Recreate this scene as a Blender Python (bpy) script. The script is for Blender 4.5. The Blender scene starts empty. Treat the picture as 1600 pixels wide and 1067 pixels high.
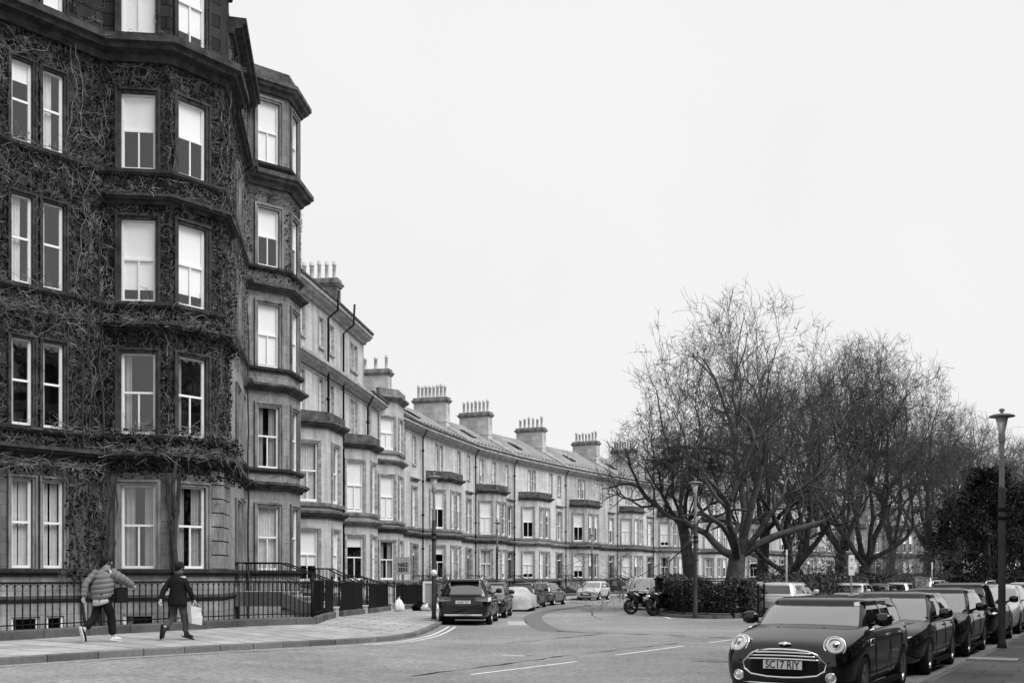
import bpy, math, random
import numpy as np
from mathutils import Vector, Matrix

sc = bpy.context.scene
col = sc.collection
RAD = math.radians
WM = {}

# ------------------------------------------------------------------ materials
def nodes_of(name):
    m = bpy.data.materials.new(name); m.use_nodes = True
    nt = m.node_tree; b = nt.nodes['Principled BSDF']
    return m, nt, b

def g4(v): return (v, v, v, 1)

def gmat(name, v, rough=.8, var=.25, scale=3.0, bump=0.0, metal=0.0, coat=0.0, spec=None, detail=5, stretch=None):
    m, nt, b = nodes_of(name)
    L = nt.links.new
    tc = nt.nodes.new('ShaderNodeTexCoord'); mp = nt.nodes.new('ShaderNodeMapping')
    L(tc.outputs['Object'], mp.inputs['Vector'])
    if stretch: mp.inputs['Scale'].default_value = stretch
    n = nt.nodes.new('ShaderNodeTexNoise'); n.inputs['Scale'].default_value = scale; n.inputs['Detail'].default_value = detail
    n.inputs['Roughness'].default_value = .65
    L(mp.outputs['Vector'], n.inputs['Vector'])
    r = nt.nodes.new('ShaderNodeValToRGB')
    r.color_ramp.elements[0].position = .3; r.color_ramp.elements[0].color = g4(max(0, v * (1 - var)))
    r.color_ramp.elements[1].position = .7; r.color_ramp.elements[1].color = g4(v * (1 + var))
    L(n.outputs['Fac'], r.inputs['Fac']); L(r.outputs['Color'], b.inputs['Base Color'])
    b.inputs['Roughness'].default_value = rough; b.inputs['Metallic'].default_value = metal
    b.inputs['Coat Weight'].default_value = coat; b.inputs['Coat Roughness'].default_value = .03; b.inputs['Coat IOR'].default_value = 1.75
    b.inputs['Specular IOR Level'].default_value = spec if spec is not None else (.5 if rough < .4 else .12)
    if bump:
        bp = nt.nodes.new('ShaderNodeBump'); bp.inputs['Strength'].default_value = bump; bp.inputs['Distance'].default_value = .03
        L(n.outputs['Fac'], bp.inputs['Height']); L(bp.outputs['Normal'], b.inputs['Normal'])
    return m

def block_mat(name, v, bw, rh, mortar, mv, var=.15, stain=.4, rough=.85, bump=.4, fine=8.0, offset=.5, streak=True, lo=.45, fa=.2):
    """coursed stone / slabs / slates laid out on the UV map, which is in metres"""
    m, nt, b = nodes_of(name); L = nt.links.new
    uv = nt.nodes.new('ShaderNodeUVMap')
    br = nt.nodes.new('ShaderNodeTexBrick'); br.inputs['Scale'].default_value = 1
    br.inputs['Brick Width'].default_value = bw; br.inputs['Row Height'].default_value = rh
    br.inputs['Mortar Size'].default_value = mortar; br.inputs['Mortar Smooth'].default_value = .3
    br.offset = offset
    br.inputs['Color1'].default_value = g4(v * (1 - var)); br.inputs['Color2'].default_value = g4(v * (1 + var)); br.inputs['Mortar'].default_value = g4(mv)
    L(uv.outputs['UV'], br.inputs['Vector'])
    n = nt.nodes.new('ShaderNodeTexNoise'); n.inputs['Scale'].default_value = fine; n.inputs['Detail'].default_value = 6
    L(uv.outputs['UV'], n.inputs['Vector'])
    mp = nt.nodes.new('ShaderNodeMapping'); mp.inputs['Scale'].default_value = (2.2, .22, 1) if streak else (.35, .35, 1)
    L(uv.outputs['UV'], mp.inputs['Vector'])
    n2 = nt.nodes.new('ShaderNodeTexNoise'); n2.inputs['Scale'].default_value = 1.0; n2.inputs['Detail'].default_value = 5; n2.inputs['Roughness'].default_value = .6
    L(mp.outputs['Vector'], n2.inputs['Vector'])
    r2 = nt.nodes.new('ShaderNodeMapRange'); r2.inputs['From Min'].default_value = .3; r2.inputs['From Max'].default_value = .68
    r2.inputs['To Min'].default_value = 1 - stain; r2.inputs['To Max'].default_value = 1.08
    L(n2.outputs['Fac'], r2.inputs['Value'])
    r1 = nt.nodes.new('ShaderNodeMapRange'); r1.inputs['From Min'].default_value = .25; r1.inputs['From Max'].default_value = .75
    r1.inputs['To Min'].default_value = 1 - fa; r1.inputs['To Max'].default_value = 1 + fa
    L(n.outputs['Fac'], r1.inputs['Value'])
    mu = nt.nodes.new('ShaderNodeMath'); mu.operation = 'MULTIPLY'; L(r1.outputs[0], mu.inputs[0]); L(r2.outputs[0], mu.inputs[1])
    mx = nt.nodes.new('ShaderNodeMix'); mx.data_type = 'RGBA'; mx.blend_type = 'MULTIPLY'; mx.inputs[0].default_value = 1
    L(br.outputs['Color'], mx.inputs[6]); L(mu.outputs[0], mx.inputs[7]); L(mx.outputs[2], b.inputs['Base Color'])
    b.inputs['Roughness'].default_value = rough; b.inputs['Specular IOR Level'].default_value = .12
    bp = nt.nodes.new('ShaderNodeBump'); bp.inputs['Strength'].default_value = bump; bp.inputs['Distance'].default_value = .02
    ad = nt.nodes.new('ShaderNodeMath'); ad.operation = 'SUBTRACT'; L(n.outputs['Fac'], ad.inputs[0]); L(br.outputs['Fac'], ad.inputs[1])
    L(ad.outputs[0], bp.inputs['Height']); L(bp.outputs['Normal'], b.inputs['Normal'])
    return m

def glass_mat(name, body, mirror, rough=.02):
    m, nt, b = nodes_of(name); L = nt.links.new
    out = nt.nodes['Material Output']; nt.nodes.remove(b)
    d = nt.nodes.new('ShaderNodeBsdfDiffuse'); d.inputs['Color'].default_value = g4(body)
    gl = nt.nodes.new('ShaderNodeBsdfGlossy'); gl.inputs['Color'].default_value = g4(.95); gl.inputs['Roughness'].default_value = rough
    fr = nt.nodes.new('ShaderNodeFresnel'); fr.inputs['IOR'].default_value = 1.5
    ma = nt.nodes.new('ShaderNodeMath'); ma.operation = 'ADD'; ma.use_clamp = True; ma.inputs[1].default_value = mirror
    L(fr.outputs[0], ma.inputs[0])
    mx = nt.nodes.new('ShaderNodeMixShader'); L(ma.outputs[0], mx.inputs[0]); L(d.outputs[0], mx.inputs[1]); L(gl.outputs[0], mx.inputs[2])
    L(mx.outputs[0], out.inputs['Surface'])
    return m

def schlick(nt, mirror):
    L = nt.links.new; lw = nt.nodes.new('ShaderNodeLayerWeight'); lw.inputs['Blend'].default_value = .5
    pw = nt.nodes.new('ShaderNodeMath'); pw.operation = 'POWER'; pw.inputs[1].default_value = 5; L(lw.outputs['Facing'], pw.inputs[0])
    ma = nt.nodes.new('ShaderNodeMath'); ma.operation = 'MULTIPLY_ADD'; ma.use_clamp = True; ma.inputs[1].default_value = .92 - mirror; ma.inputs[2].default_value = .04 + mirror
    L(pw.outputs[0], ma.inputs[0]); return ma

def pane_mat(name, mirror):
    m, nt, b = nodes_of(name); L = nt.links.new
    out = nt.nodes['Material Output']; nt.nodes.remove(b)
    d = nt.nodes.new('ShaderNodeBsdfTransparent'); d.inputs['Color'].default_value = g4(.97)
    gl = nt.nodes.new('ShaderNodeBsdfGlossy'); gl.inputs['Color'].default_value = g4(.95); gl.inputs['Roughness'].default_value = .015
    tc = nt.nodes.new('ShaderNodeTexCoord'); n = nt.nodes.new('ShaderNodeTexNoise'); n.inputs['Scale'].default_value = 1.3
    L(tc.outputs['Object'], n.inputs['Vector'])
    bp = nt.nodes.new('ShaderNodeBump'); bp.inputs['Strength'].default_value = .12; bp.inputs['Distance'].default_value = .05
    L(n.outputs['Fac'], bp.inputs['Height']); L(bp.outputs['Normal'], gl.inputs['Normal'])
    ma = schlick(nt, mirror)
    mx = nt.nodes.new('ShaderNodeMixShader'); L(ma.outputs[0], mx.inputs[0]); L(d.outputs[0], mx.inputs[1]); L(gl.outputs[0], mx.inputs[2])
    L(mx.outputs[0], out.inputs['Surface'])
    return m

M_ = {}
M_['light_stone'] = block_mat('light_stone', .54, .85, .33, .006, .36, var=.08, stain=.42, bump=.15, fa=.07)
for k_, (v_, st_) in enumerate(((.56, .42), (.48, .5), (.60, .38), (.52, .55))):
    M_['light_stone%d' % k_] = block_mat('light_stone_%d' % k_, v_, .85, .33, .006, v_ * .66, var=.09, stain=st_, bump=.15, fa=.08)
M_['light_trim'] = gmat('light_trim', .36, .85, .5, 2.5, .2, stretch=(1, 1, 2.5))
M_['sooty_trim'] = gmat('sooty_trim', .085, .9, .75, 2.2, .4)
M_['mid_stone'] = block_mat('mid_stone', .20, .8, .33, .007, .09, var=.16, stain=.5, bump=.4)
M_['bay_stone'] = block_mat('bay_stone', .33, .8, .33, .007, .16, var=.12, stain=.5, bump=.3)
M_['slab_shaded'] = block_mat('paving_slab_shaded', .13, .95, .62, .012, .05, var=.2, stain=.5, rough=.8, bump=.3, fine=14, streak=False)  # dirty slabs of the right pavement, with building shade put into the colour
M_['rock_stone'] = block_mat('rock_stone', .22, .55, .34, .014, .06, var=.3, stain=.4, bump=1.0, fine=14)
M_['dark_stone'] = block_mat('dark_stone', .036, .7, .35, .02, .012, var=.3, stain=.5, bump=.8, fine=22)
M_['dark_trim'] = gmat('dark_trim', .05, .9, .6, 3, .5)
M_['mid_trim'] = gmat('mid_trim', .20, .88, .6, 2.5, .3, stretch=(1, 1, .4))
M_['slate'] = block_mat('slate', .28, .28, .2, .008, .09, var=.25, stain=.35, bump=.5, streak=False)
M_['render'] = gmat('cement_render', .44, .9, .4, 1.2, .1)
M_['clay'] = gmat('clay_pot', .42, .85, .4, 3)
M_['white_paint'] = gmat('white_paint', .80, .45, .08, 4)
M_['black_paint'] = gmat('black_paint', .003, .6, .3, 6, .05, spec=.04)
M_['cast_iron'] = gmat('cast_iron', .009, .5, .4, 10, .1)
M_['interior'] = gmat('room_dark', .03, .9, .3, 1)
M_['blind'] = gmat('roller_blind', .88, .8, .06, .8)
M_['curtain'] = gmat('curtain_cloth', .34, .9, .2, 2)
M_['net'] = gmat('net_curtain', .62, .9, .12, 4)
M_['pane'] = pane_mat('window_glass', .06)
M_['door'] = gmat('door_paint', .03, .35, .3, 3)
M_['asphalt'] = None
M_['slab'] = block_mat('paving_slab', .37, 1.05, .75, .022, .09, var=.14, stain=.35, rough=.8, bump=.25, fine=14, streak=False)
M_['kerb'] = block_mat('kerb_stone', .17, 1.0, 5, .015, .05, var=.2, stain=.5, rough=.8, bump=.4, fine=10, offset=0, streak=False)
M_['plinth'] = block_mat('plinth_stone', .12, 1.2, 5, .015, .04, var=.25, stain=.6, bump=.5, fine=9, streak=False)
M_['soil'] = gmat('basement_floor', .10, .9, .4, 2)
M_['grass'] = gmat('winter_grass', .07, .95, .5, 5, .6)
M_['marking'] = gmat('road_paint', .62, .7, .25, 6, .1)
M_['worn_marking'] = gmat('worn_road_paint', .30, .8, .45, 9, .1)
M_['patch'] = gmat('asphalt_patch', .15, .85, .35, 9, .4)
M_['crack'] = gmat('crack_filler', .02, .9, .3, 5)
M_['bark'] = gmat('bark', .065, .95, .55, 4, .5)
M_['twig'] = gmat('twig_bark', .085, .95, .4, 4)
M_['bark_pale'] = gmat('bark_pale', .085, .95, .5, 3.5, .5)
M_['vine'] = gmat('vine_stem', .18, .9, .85, 2.5)
M_['vine_dark'] = gmat('vine_trunk', .045, .95, .5, 6, .5)
M_['vine_mat'] = gmat('vine_litter', .010, .95, .7, 7)
M_['leaf'] = gmat('hedge_leaf', .075, .4, .95, 5)
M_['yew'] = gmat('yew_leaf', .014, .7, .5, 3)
M_['skin'] = gmat('skin', .42, .55, .08, 6)
M_['hair'] = gmat('hair', .018, .55, .3, 20)
M_['puffer'] = gmat('puffer_cloth', .16, .45, .12, 6)
M_['dark_cloth'] = gmat('dark_cloth', .012, .9, .3, 12)
M_['grey_cloth'] = gmat('grey_cloth', .07, .9, .25, 12)
M_['pale_cloth'] = gmat('pale_cloth', .55, .85, .1, 8)
M_['shoe_white'] = gmat('shoe_white', .62, .6, .1, 8)
M_['leather'] = gmat('leather', .025, .45, .3, 12)
M_['paper'] = gmat('paper_bag', .58, .75, .06, 5)
M_['plastic_bag'] = gmat('plastic_bag', .72, .35, .1, 6, .3)
M_['cardboard'] = gmat('cardboard', .3, .85, .15, 5)
M_['rubber'] = gmat('tyre_rubber', .018, .8, .2, 20)
M_['alloy'] = gmat('alloy', .45, .3, .1, 5, metal=1)
M_['chrome'] = gmat('chrome', .85, .08, .02, 5, metal=1)
M_['car_black'] = gmat('car_paint_black', .003, .3, .1, 2, coat=.62, spec=.05)
M_['car_dark'] = gmat('car_paint_dark', .008, .3, .1, 2, coat=.68, spec=.05)
M_['car_grey'] = gmat('car_paint_grey', .09, .3, .06, 2, coat=.8, spec=.2)
M_['car_silver'] = gmat('car_paint_silver', .55, .3, .04, 2, metal=.2, coat=.8)
M_['car_white'] = gmat('car_paint_white', .72, .3, .04, 2, coat=.8)
M_['trim'] = gmat('black_trim', .01, .6, .2, 6)
M_['windscreen'] = glass_mat('windscreen_glass', .03, .42)
M_['rear_glass'] = glass_mat('rear_glass', .02, .2)
M_['car_glass'] = glass_mat('car_side_glass', .008, .10)
M_['lens'] = glass_mat('lamp_lens', .50, .25)
M_['tail'] = glass_mat('tail_lens', .09, .10)
M_['plate'] = gmat('plate_white', .70, .4, .03, 3)
M_['ink'] = gmat('ink', .015, .6, .1, 3)
M_['cover'] = gmat('car_cover_cloth', .46, .7, .3, 2.2, .9)
M_['lantern'] = glass_mat('lantern_glass', .55, .12, .1)
M_['lamp_green'] = gmat('lamp_post_paint', .055, .5, .35, 4, stretch=(1, 1, .3))
M_['lamp_grey'] = gmat('lamp_post_bare', .20, .5, .25, 6)
M_['galv'] = gmat('galvanised', .32, .5, .2, 5, metal=.4)
M_['sign'] = gmat('sign_white', .74, .5, .05, 3)
M_['sign_grey'] = gmat('sign_grey', .33, .6, .06, 3)

def screen_mat(name, mirror, tint):
    m, nt, b = nodes_of(name); L = nt.links.new; out = nt.nodes['Material Output']; nt.nodes.remove(b)
    d = nt.nodes.new('ShaderNodeBsdfTransparent'); d.inputs['Color'].default_value = g4(tint)
    gl = nt.nodes.new('ShaderNodeBsdfGlossy'); gl.inputs['Color'].default_value = g4(.96); gl.inputs['Roughness'].default_value = .02
    ma = schlick(nt, mirror)
    mx = nt.nodes.new('ShaderNodeMixShader'); L(ma.outputs[0], mx.inputs[0]); L(d.outputs[0], mx.inputs[1]); L(gl.outputs[0], mx.inputs[2]); L(mx.outputs[0], out.inputs['Surface'])
    return m
M_['windscreen'] = screen_mat('windscreen_glass', .38, .9)
M_['seat_cloth'] = gmat('seat_cloth', .22, .8, .3, 8)

def asphalt():
    m, nt, b = nodes_of('asphalt'); L = nt.links.new
    tc = nt.nodes.new('ShaderNodeTexCoord')
    def noise(s, d=6, ro=.6):
        n = nt.nodes.new('ShaderNodeTexNoise'); n.inputs['Scale'].default_value = s; n.inputs['Detail'].default_value = d; n.inputs['Roughness'].default_value = ro
        L(tc.outputs['Object'], n.inputs['Vector']); return n
    a, c, f = noise(.16, 6), noise(8.5, 6, .9), noise(1.1, 5)
    def mr(n, lo, hi, f0=.3, f1=.7):
        r = nt.nodes.new('ShaderNodeMapRange'); r.inputs['From Min'].default_value = f0; r.inputs['From Max'].default_value = f1
        r.inputs['To Min'].default_value = lo; r.inputs['To Max'].default_value = hi; L(n.outputs['Fac'], r.inputs['Value']); return r
    def mul(x, y):
        k = nt.nodes.new('ShaderNodeMath'); k.operation = 'MULTIPLY'; L(x.outputs[0], k.inputs[0]); L(y.outputs[0], k.inputs[1]); return k
    r = mul(mul(mr(a, .68, 1.2), mr(c, .25, 1.75)), mr(f, .86, 1.14))
    k = nt.nodes.new('ShaderNodeMath'); k.operation = 'MULTIPLY'; k.inputs[1].default_value = .235; L(r.outputs[0], k.inputs[0])
    cb = nt.nodes.new('ShaderNodeCombineColor')
    for i in range(3): L(k.outputs[0], cb.inputs[i])
    L(cb.outputs[0], b.inputs['Base Color']); b.inputs['Roughness'].default_value = .75; b.inputs['Specular IOR Level'].default_value = .25
    bp = nt.nodes.new('ShaderNodeBump'); bp.inputs['Strength'].default_value = .5; bp.inputs['Distance'].default_value = .012
    L(c.outputs['Fac'], bp.inputs['Height']); L(bp.outputs['Normal'], b.inputs['Normal'])
    return m
M_['asphalt'] = asphalt()

# ------------------------------------------------------------------ mesh helpers
def S(t):
    t = max(0.0, min(1.0, t)); return t * t * (3 - 2 * t)

def gz(x, y):      # road level
    return .25 * S((-1.5 - x) / 6.0) * S((50 - y) / 16.0) - .17 * S((y - 44) / 22.0) * S((130 - y) / 30.0)

def pz(x, y): return gz(x, y) + .13      # pavement level

def auto_uv(pts):
    a, b_, c = Vector(pts[0]), Vector(pts[1]), Vector(pts[2])
    n = (b_ - a).cross(c - a)
    if n.length < 1e-12: return [(p[0], p[1]) for p in pts]
    n.normalize()
    if abs(n.z) > .75: return [(p[0], p[1]) for p in pts]
    t = Vector((-n.y, n.x)); t.normalize()
    return [(p[0] * t.x + p[1] * t.y, p[2]) for p in pts]

class MB:
    def __init__(s): s.v = []; s.f = []; s.m = []; s.uv = []; s.sm = []
    def face(s, pts, m=0, uv=None, smooth=False):
        i = len(s.v); pts = [tuple(p) for p in pts]; s.v += pts
        s.f.append(tuple(range(i, i + len(pts)))); s.m.append(m); s.uv.append(uv); s.sm.append(smooth)
    def add(s, V, F, m=0, smooth=True):
        i = len(s.v); s.v += [tuple(p) for p in V]
        for f in F: s.f.append(tuple(k + i for k in f)); s.m.append(m); s.uv.append(None); s.sm.append(smooth)
    def box(s, x0, x1, y0, y1, z0, z1, m=0, M=None):
        V = [Vector((x, y, z)) for z in (z0, z1) for y in (y0, y1) for x in (x0, x1)]
        if M: V = [M @ p for p in V]
        for f in ((0, 2, 3, 1), (4, 5, 7, 6), (0, 1, 5, 4), (2, 6, 7, 3), (0, 4, 6, 2), (1, 3, 7, 5)):
            s.face([V[k] for k in f], m)
    def tube(s, pts, radii, n=6, m=0, smooth=True, cap=True):
        pts = [Vector(p) for p in pts]; V = []; F = []
        if not hasattr(radii, '__len__'): radii = [radii] * len(pts)
        up = None
        for i, p in enumerate(pts):
            d = (pts[min(i + 1, len(pts) - 1)] - pts[max(i - 1, 0)])
            if d.length < 1e-9: d = Vector((0, 0, 1))
            d.normalize()
            if up is None: up = Vector((1, 0, 0)) if abs(d.x) < .8 else Vector((0, 1, 0))
            a = up - d * up.dot(d)
            if a.length < 1e-6: a = d.orthogonal()
            a.normalize(); b_ = d.cross(a); up = a
            for k in range(n):
                t = 2 * math.pi * k / n; V.append(p + (a * math.cos(t) + b_ * math.sin(t)) * radii[i])
        for i in range(len(pts) - 1):
            for k in range(n):
                F.append((i * n + k, i * n + (k + 1) % n, (i + 1) * n + (k + 1) % n, (i + 1) * n + k))
        if cap: F.append(tuple(range(n - 1, -1, -1))); F.append(tuple((len(pts) - 1) * n + k for k in range(n)))
        s.add(V, F, m, smooth)
    def lathe(s, prof, n=16, M=None, m=0, smooth=True, a0=0, a1=2 * math.pi):
        V = []; F = []; full = abs(a1 - a0 - 2 * math.pi) < 1e-6; k1 = n if full else n + 1
        for r, z in prof:
            for k in range(k1):
                t = a0 + (a1 - a0) * k / n; p = Vector((r * math.cos(t), r * math.sin(t), z)); V.append(M @ p if M else p)
        for i in range(len(prof) - 1):
            for k in range(n): F.append((i * k1 + k, i * k1 + (k + 1) % k1, (i + 1) * k1 + (k + 1) % k1, (i + 1) * k1 + k))
        s.add(V, F, m, smooth)
    def sweep(s, path, prof, m=0):
        """profile [(out, z)] swept along a plan polyline; 'out' is to the right of the direction of travel"""
        P = [Vector(p) for p in path]; ns = []
        for i in range(len(P)):
            nn = []
            for a, b_ in ((i - 1, i), (i, i + 1)):
                if a >= 0 and b_ < len(P):
                    d = (P[b_] - P[a]).normalized(); nn.append(Vector((d.y, -d.x)))
            q = sum(nn, Vector((0, 0)))
            q.normalize(); q = q / max(.35, q.dot(nn[0])); ns.append(q)
        k = len(prof)
        for i in range(len(P) - 1):
            for j in range(k):
                a, b_ = prof[j], prof[(j + 1) % k]
                q = [(P[i] + ns[i] * a[0], a[1]), (P[i + 1] + ns[i + 1] * a[0], a[1]), (P[i + 1] + ns[i + 1] * b_[0], b_[1]), (P[i] + ns[i] * b_[0], b_[1])]
                s.face([(p.x, p.y, z) for p, z in q], m)
        for i, rv in ((0, False), (len(P) - 1, True)):
            q = [(P[i].x + ns[i].x * a, P[i].y + ns[i].y * a, z) for a, z in prof]
            s.face(q[::-1] if not rv else q, m)
    def mesh(s, name, mats):
        me = bpy.data.meshes.new(name); me.from_pydata(s.v, [], s.f)
        for x in mats: me.materials.append(x)
        me.polygons.foreach_set('material_index', s.m); me.polygons.foreach_set('use_smooth', s.sm)
        u = me.uv_layers.new(name='UVMap'); out = []
        for f, uv in zip(s.f, s.uv): out += uv if uv else auto_uv([s.v[k] for k in f])
        u.data.foreach_set('uv', [c for p in out for c in p])
        me.update(); return me
    def build(s, name, mats, parent=None, M=None):
        if not isinstance(mats, (list, tuple)): mats = [mats]
        return ob(name, s.mesh(name, mats), parent, M)

def ob(name, me, parent=None, M=None):
    o = bpy.data.objects.new(name, me); col.objects.link(o)
    M = M if M is not None else Matrix()
    if parent is not None:
        o.parent = parent; o.matrix_parent_inverse = WM[parent.name].inverted()
    o.matrix_basis = M; WM[o.name] = M
    return o

def tag(o, label=None, cat=None, group=None, kind=None):
    if label: o['label'] = label
    if cat: o['category'] = cat
    if group: o['group'] = group
    if kind: o['kind'] = kind
    return o

def thing(name, label, cat, loc=(0, 0, 0), group=None):
    o = ob(name, None, None, Matrix.Translation(Vector(loc))); o.empty_display_size = .2
    return tag(o, label, cat, group)

def copy_thing(root, loc, rz=0, label=None, scale=None):
    r = root.copy(); col.objects.link(r)
    r.location = loc; r.rotation_euler = (0, 0, rz)
    if scale: r.scale = (scale,) * 3 if not hasattr(scale, '__len__') else scale
    if label: r['label'] = label
    kids(root, r); return r
def kids(a, b_):
    for ch in list(a.children):
        c = ch.copy(); col.objects.link(c); c.parent = b_
        kids(ch, c)

def evaluated(o):
    """mesh of o with its modifiers applied; o itself is removed"""
    dg = bpy.context.evaluated_depsgraph_get(); dg.update()
    me = bpy.data.meshes.new_from_object(o.evaluated_get(dg)); 
    old = o.data; bpy.data.objects.remove(o); bpy.data.meshes.remove(old)
    return me

def np_mesh(name, verts, quads, mats, smooth=True, mi=None):
    me = bpy.data.meshes.new(name); n = len(verts); f, k = quads.shape
    me.vertices.add(n); me.vertices.foreach_set('co', verts.astype(np.float32).ravel())
    me.loops.add(f * k); me.loops.foreach_set('vertex_index', quads.astype(np.int32).ravel())
    me.polygons.add(f); me.polygons.foreach_set('loop_start', np.arange(0, f * k, k, dtype=np.int32))
    me.polygons.foreach_set('use_smooth', np.full(f, smooth))
    for x in (mats if isinstance(mats, (list, tuple)) else [mats]): me.materials.append(x)
    if mi is not None: me.polygons.foreach_set('material_index', mi.astype(np.int32))
    me.update(calc_edges=True); me.validate()
    return me

def segs_mesh(name, segs, mats, n=3):
    """many tapering straight pieces (p0, p1, r0, r1) as one mesh"""
    a = np.array(segs, dtype=float); P0, P1, R0, R1 = a[:, :3], a[:, 3:6], a[:, 6], a[:, 7]
    d = P1 - P0; d /= np.maximum(np.linalg.norm(d, axis=1), 1e-9)[:, None]
    ref = np.where(np.abs(d[:, 2:3]) < .8, np.array([[0, 0, 1.0]]), np.array([[1.0, 0, 0]]))
    u = np.cross(d, ref); u /= np.maximum(np.linalg.norm(u, axis=1), 1e-9)[:, None]; w = np.cross(d, u)
    N = len(a); V = np.zeros((N, 2 * n, 3))
    for k in range(n):
        t = 2 * math.pi * k / n; o = u * math.cos(t) + w * math.sin(t)
        V[:, k] = P0 + o * R0[:, None]; V[:, n + k] = P1 + o * R1[:, None]
    base = (np.arange(N) * 2 * n)[:, None, None]
    q = np.array([[k, (k + 1) % n, n + (k + 1) % n, n + k] for k in range(n)])[None]
    return np_mesh(name, V.reshape(-1, 3), (base + q).reshape(-1, 4), mats)

def leaf_mesh(name, C, size, mats, seed=1, aspect=.6, mi=None):
    rng = np.random.default_rng(seed); C = np.array(C, dtype=float); N = len(C)
    a = rng.normal(size=(N, 3)); a /= np.linalg.norm(a, axis=1)[:, None]
    b_ = rng.normal(size=(N, 3)); b_ -= a * (a * b_).sum(1)[:, None]; b_ /= np.linalg.norm(b_, axis=1)[:, None]
    s = size * rng.uniform(.6, 1.4, (N, 1)); a = a * s; b_ = b_ * s * aspect
    V = np.stack([C - a, C - b_ * .9, C + a, C + b_], 1).reshape(-1, 3)
    return np_mesh(name, V, np.arange(4 * N).reshape(-1, 4), mats, smooth=False)

# ------------------------------------------------------------------ windows, walls
WIN = {}
def win_meshes(w, h, kind, bar):
    key = (round(w, 2), round(h, 2), kind, bar)
    if key in WIN: return WIN[key]
    fr = MB(); t = .055; mid = h * .52
    fr.box(-w / 2, -w / 2 + t, -.03, .06, 0, h); fr.box(w / 2 - t, w / 2, -.03, .06, 0, h)
    fr.box(-w / 2 + t, w / 2 - t, -.028, .06, h - t, h); fr.box(-w / 2 + t, w / 2 - t, -.028, .06, 0, t * 1.7)
    fr.box(-w / 2 + t, w / 2 - t, -.02, .05, mid - .03, mid + .03)
    for x in (-1, 1):                                        # sash stiles, lower sash set back
        fr.box(x * (w / 2 - t) - .02 if x > 0 else -w / 2 + t, w / 2 - t if x > 0 else -w / 2 + t + .02, -.012, .04, t * 1.7, h - t)
    if bar: fr.box(-.022, .022, -.01, .035, t * 1.7, mid - .03)
    pn = MB(); pn.face([(-w / 2 + t, .015, t), (w / 2 - t, .015, t), (w / 2 - t, .015, h - t), (-w / 2 + t, .015, h - t)])
    sh = None; nm = None
    rr = random.Random(hash(key) % 10007)
    if kind[0] in 'bB':                                       # roller blind over the top part
        sh = MB(); fr_ = {'b': .5, 'B': .97, 'b2': .72, 'b3': .25, 'b4': .86}.get(kind, .5)
        sh.box(-w / 2 + t, w / 2 - t, .045, .05, h - (h - t) * fr_, h - t * .5); nm = ('blind', 'blind')
    elif kind[0] in 'cn':                                     # curtains hanging in folds
        sh = MB(); nm = ('curtain', 'curtain' if kind[0] == 'c' else 'net')
        spans = {'c': [(-.5, -.14), (.16, .5)], 'c1': [(-.5, -.25)], 'c2': [(-.5, .5)], 'n': [(-.5, .5)], 'n2': [(-.5, -.05), (.05, .5)], 'n3': [(-.5, .1)]}[kind]
        for a, b_ in spans:
            k = max(6, int((b_ - a) * w * 26)); pts = []
            for i in range(k + 1):
                x = (a + (b_ - a) * i / k) * (w - .08)
                pts.append((x, .13 + .025 * math.sin(i * 1.9 + rr.random()), ))
            for i in range(k):
                (x0, y0), (x1, y1) = pts[i], pts[i + 1]
                sh.face([(x0, y0, .03), (x1, y1, .03), (x1, y1, h - .03), (x0, y0, h - .03)], 0, None, True)
    r = (fr.mesh('window', [M_['white_paint']]), pn.mesh('pane', [M_['pane']]), sh.mesh(nm[0], [M_[nm[1]]]) if sh else None, nm)
    WIN[key] = r; return r

def put_window(root, p0, d, u0, u1, za, zb, kind, bar=True, depth=.085):
    w, h = u1 - u0, zb - za; n = Vector((d.y, -d.x))
    c = p0 + d * ((u0 + u1) / 2) - n * depth
    M = Matrix(((d.x, -n.x, 0, c.x), (d.y, -n.y, 0, c.y), (0, 0, 1, za), (0, 0, 0, 1)))
    fr, pn, sh, nm = win_meshes(w, h, kind, bar)
    o = ob('window', fr, root, M); ob('pane', pn, o, M)
    if sh: ob(nm[0], sh, o, M)
    return o

def put_door(root, p0, d, u0, u1, za, zb, mat='door', depth=.2):
    w, h = u1 - u0, zb - za; n = Vector((d.y, -d.x)); c = p0 + d * ((u0 + u1) / 2) - n * depth
    M = Matrix(((d.x, -n.x, 0, c.x), (d.y, -n.y, 0, c.y), (0, 0, 1, za), (0, 0, 0, 1)))
    b = MB(); hd = h - .62
    b.box(-w / 2, w / 2, 0, .05, 0, hd)
    for sx in (-1, 1):
        for z0, z1 in ((.15, hd * .42), (hd * .5, hd - .15)):
            b.box(sx * w * .25 - w * .17, sx * w * .25 + w * .17, -.02, .0, z0, z1)
    o = b.build('door', [M_[mat]], root, M)
    f = MB(); f.box(-w / 2, w / 2, -.03, .06, hd + .002, hd + .08); f.box(-w / 2, w / 2, -.02, .05, h - .06, h)
    f.box(-w / 2, -w / 2 + .05, -.02, .05, hd + .08, h - .06); f.box(w / 2 - .05, w / 2, -.02, .05, hd + .08, h - .06)
    f.build('door_frame', [M_['white_paint']], o, M)
    q = MB(); q.box(-w / 2 + .05, w / 2 - .05, .01, .016, hd + .08, h - .06); q.build('fanlight', [M_['pane']], o, M)
    k = MB(); k.lathe([(0, -.05), (.03, -.045), (.03, -.02), (.012, -.01), (.012, 0)], 8, Matrix.Translation((w * .36, -.02, 1.0)) @ Matrix.Rotation(RAD(-90), 4, 'X'))
    k.build('door_handle', [M_['chrome']], o, M)
    return o

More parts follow.
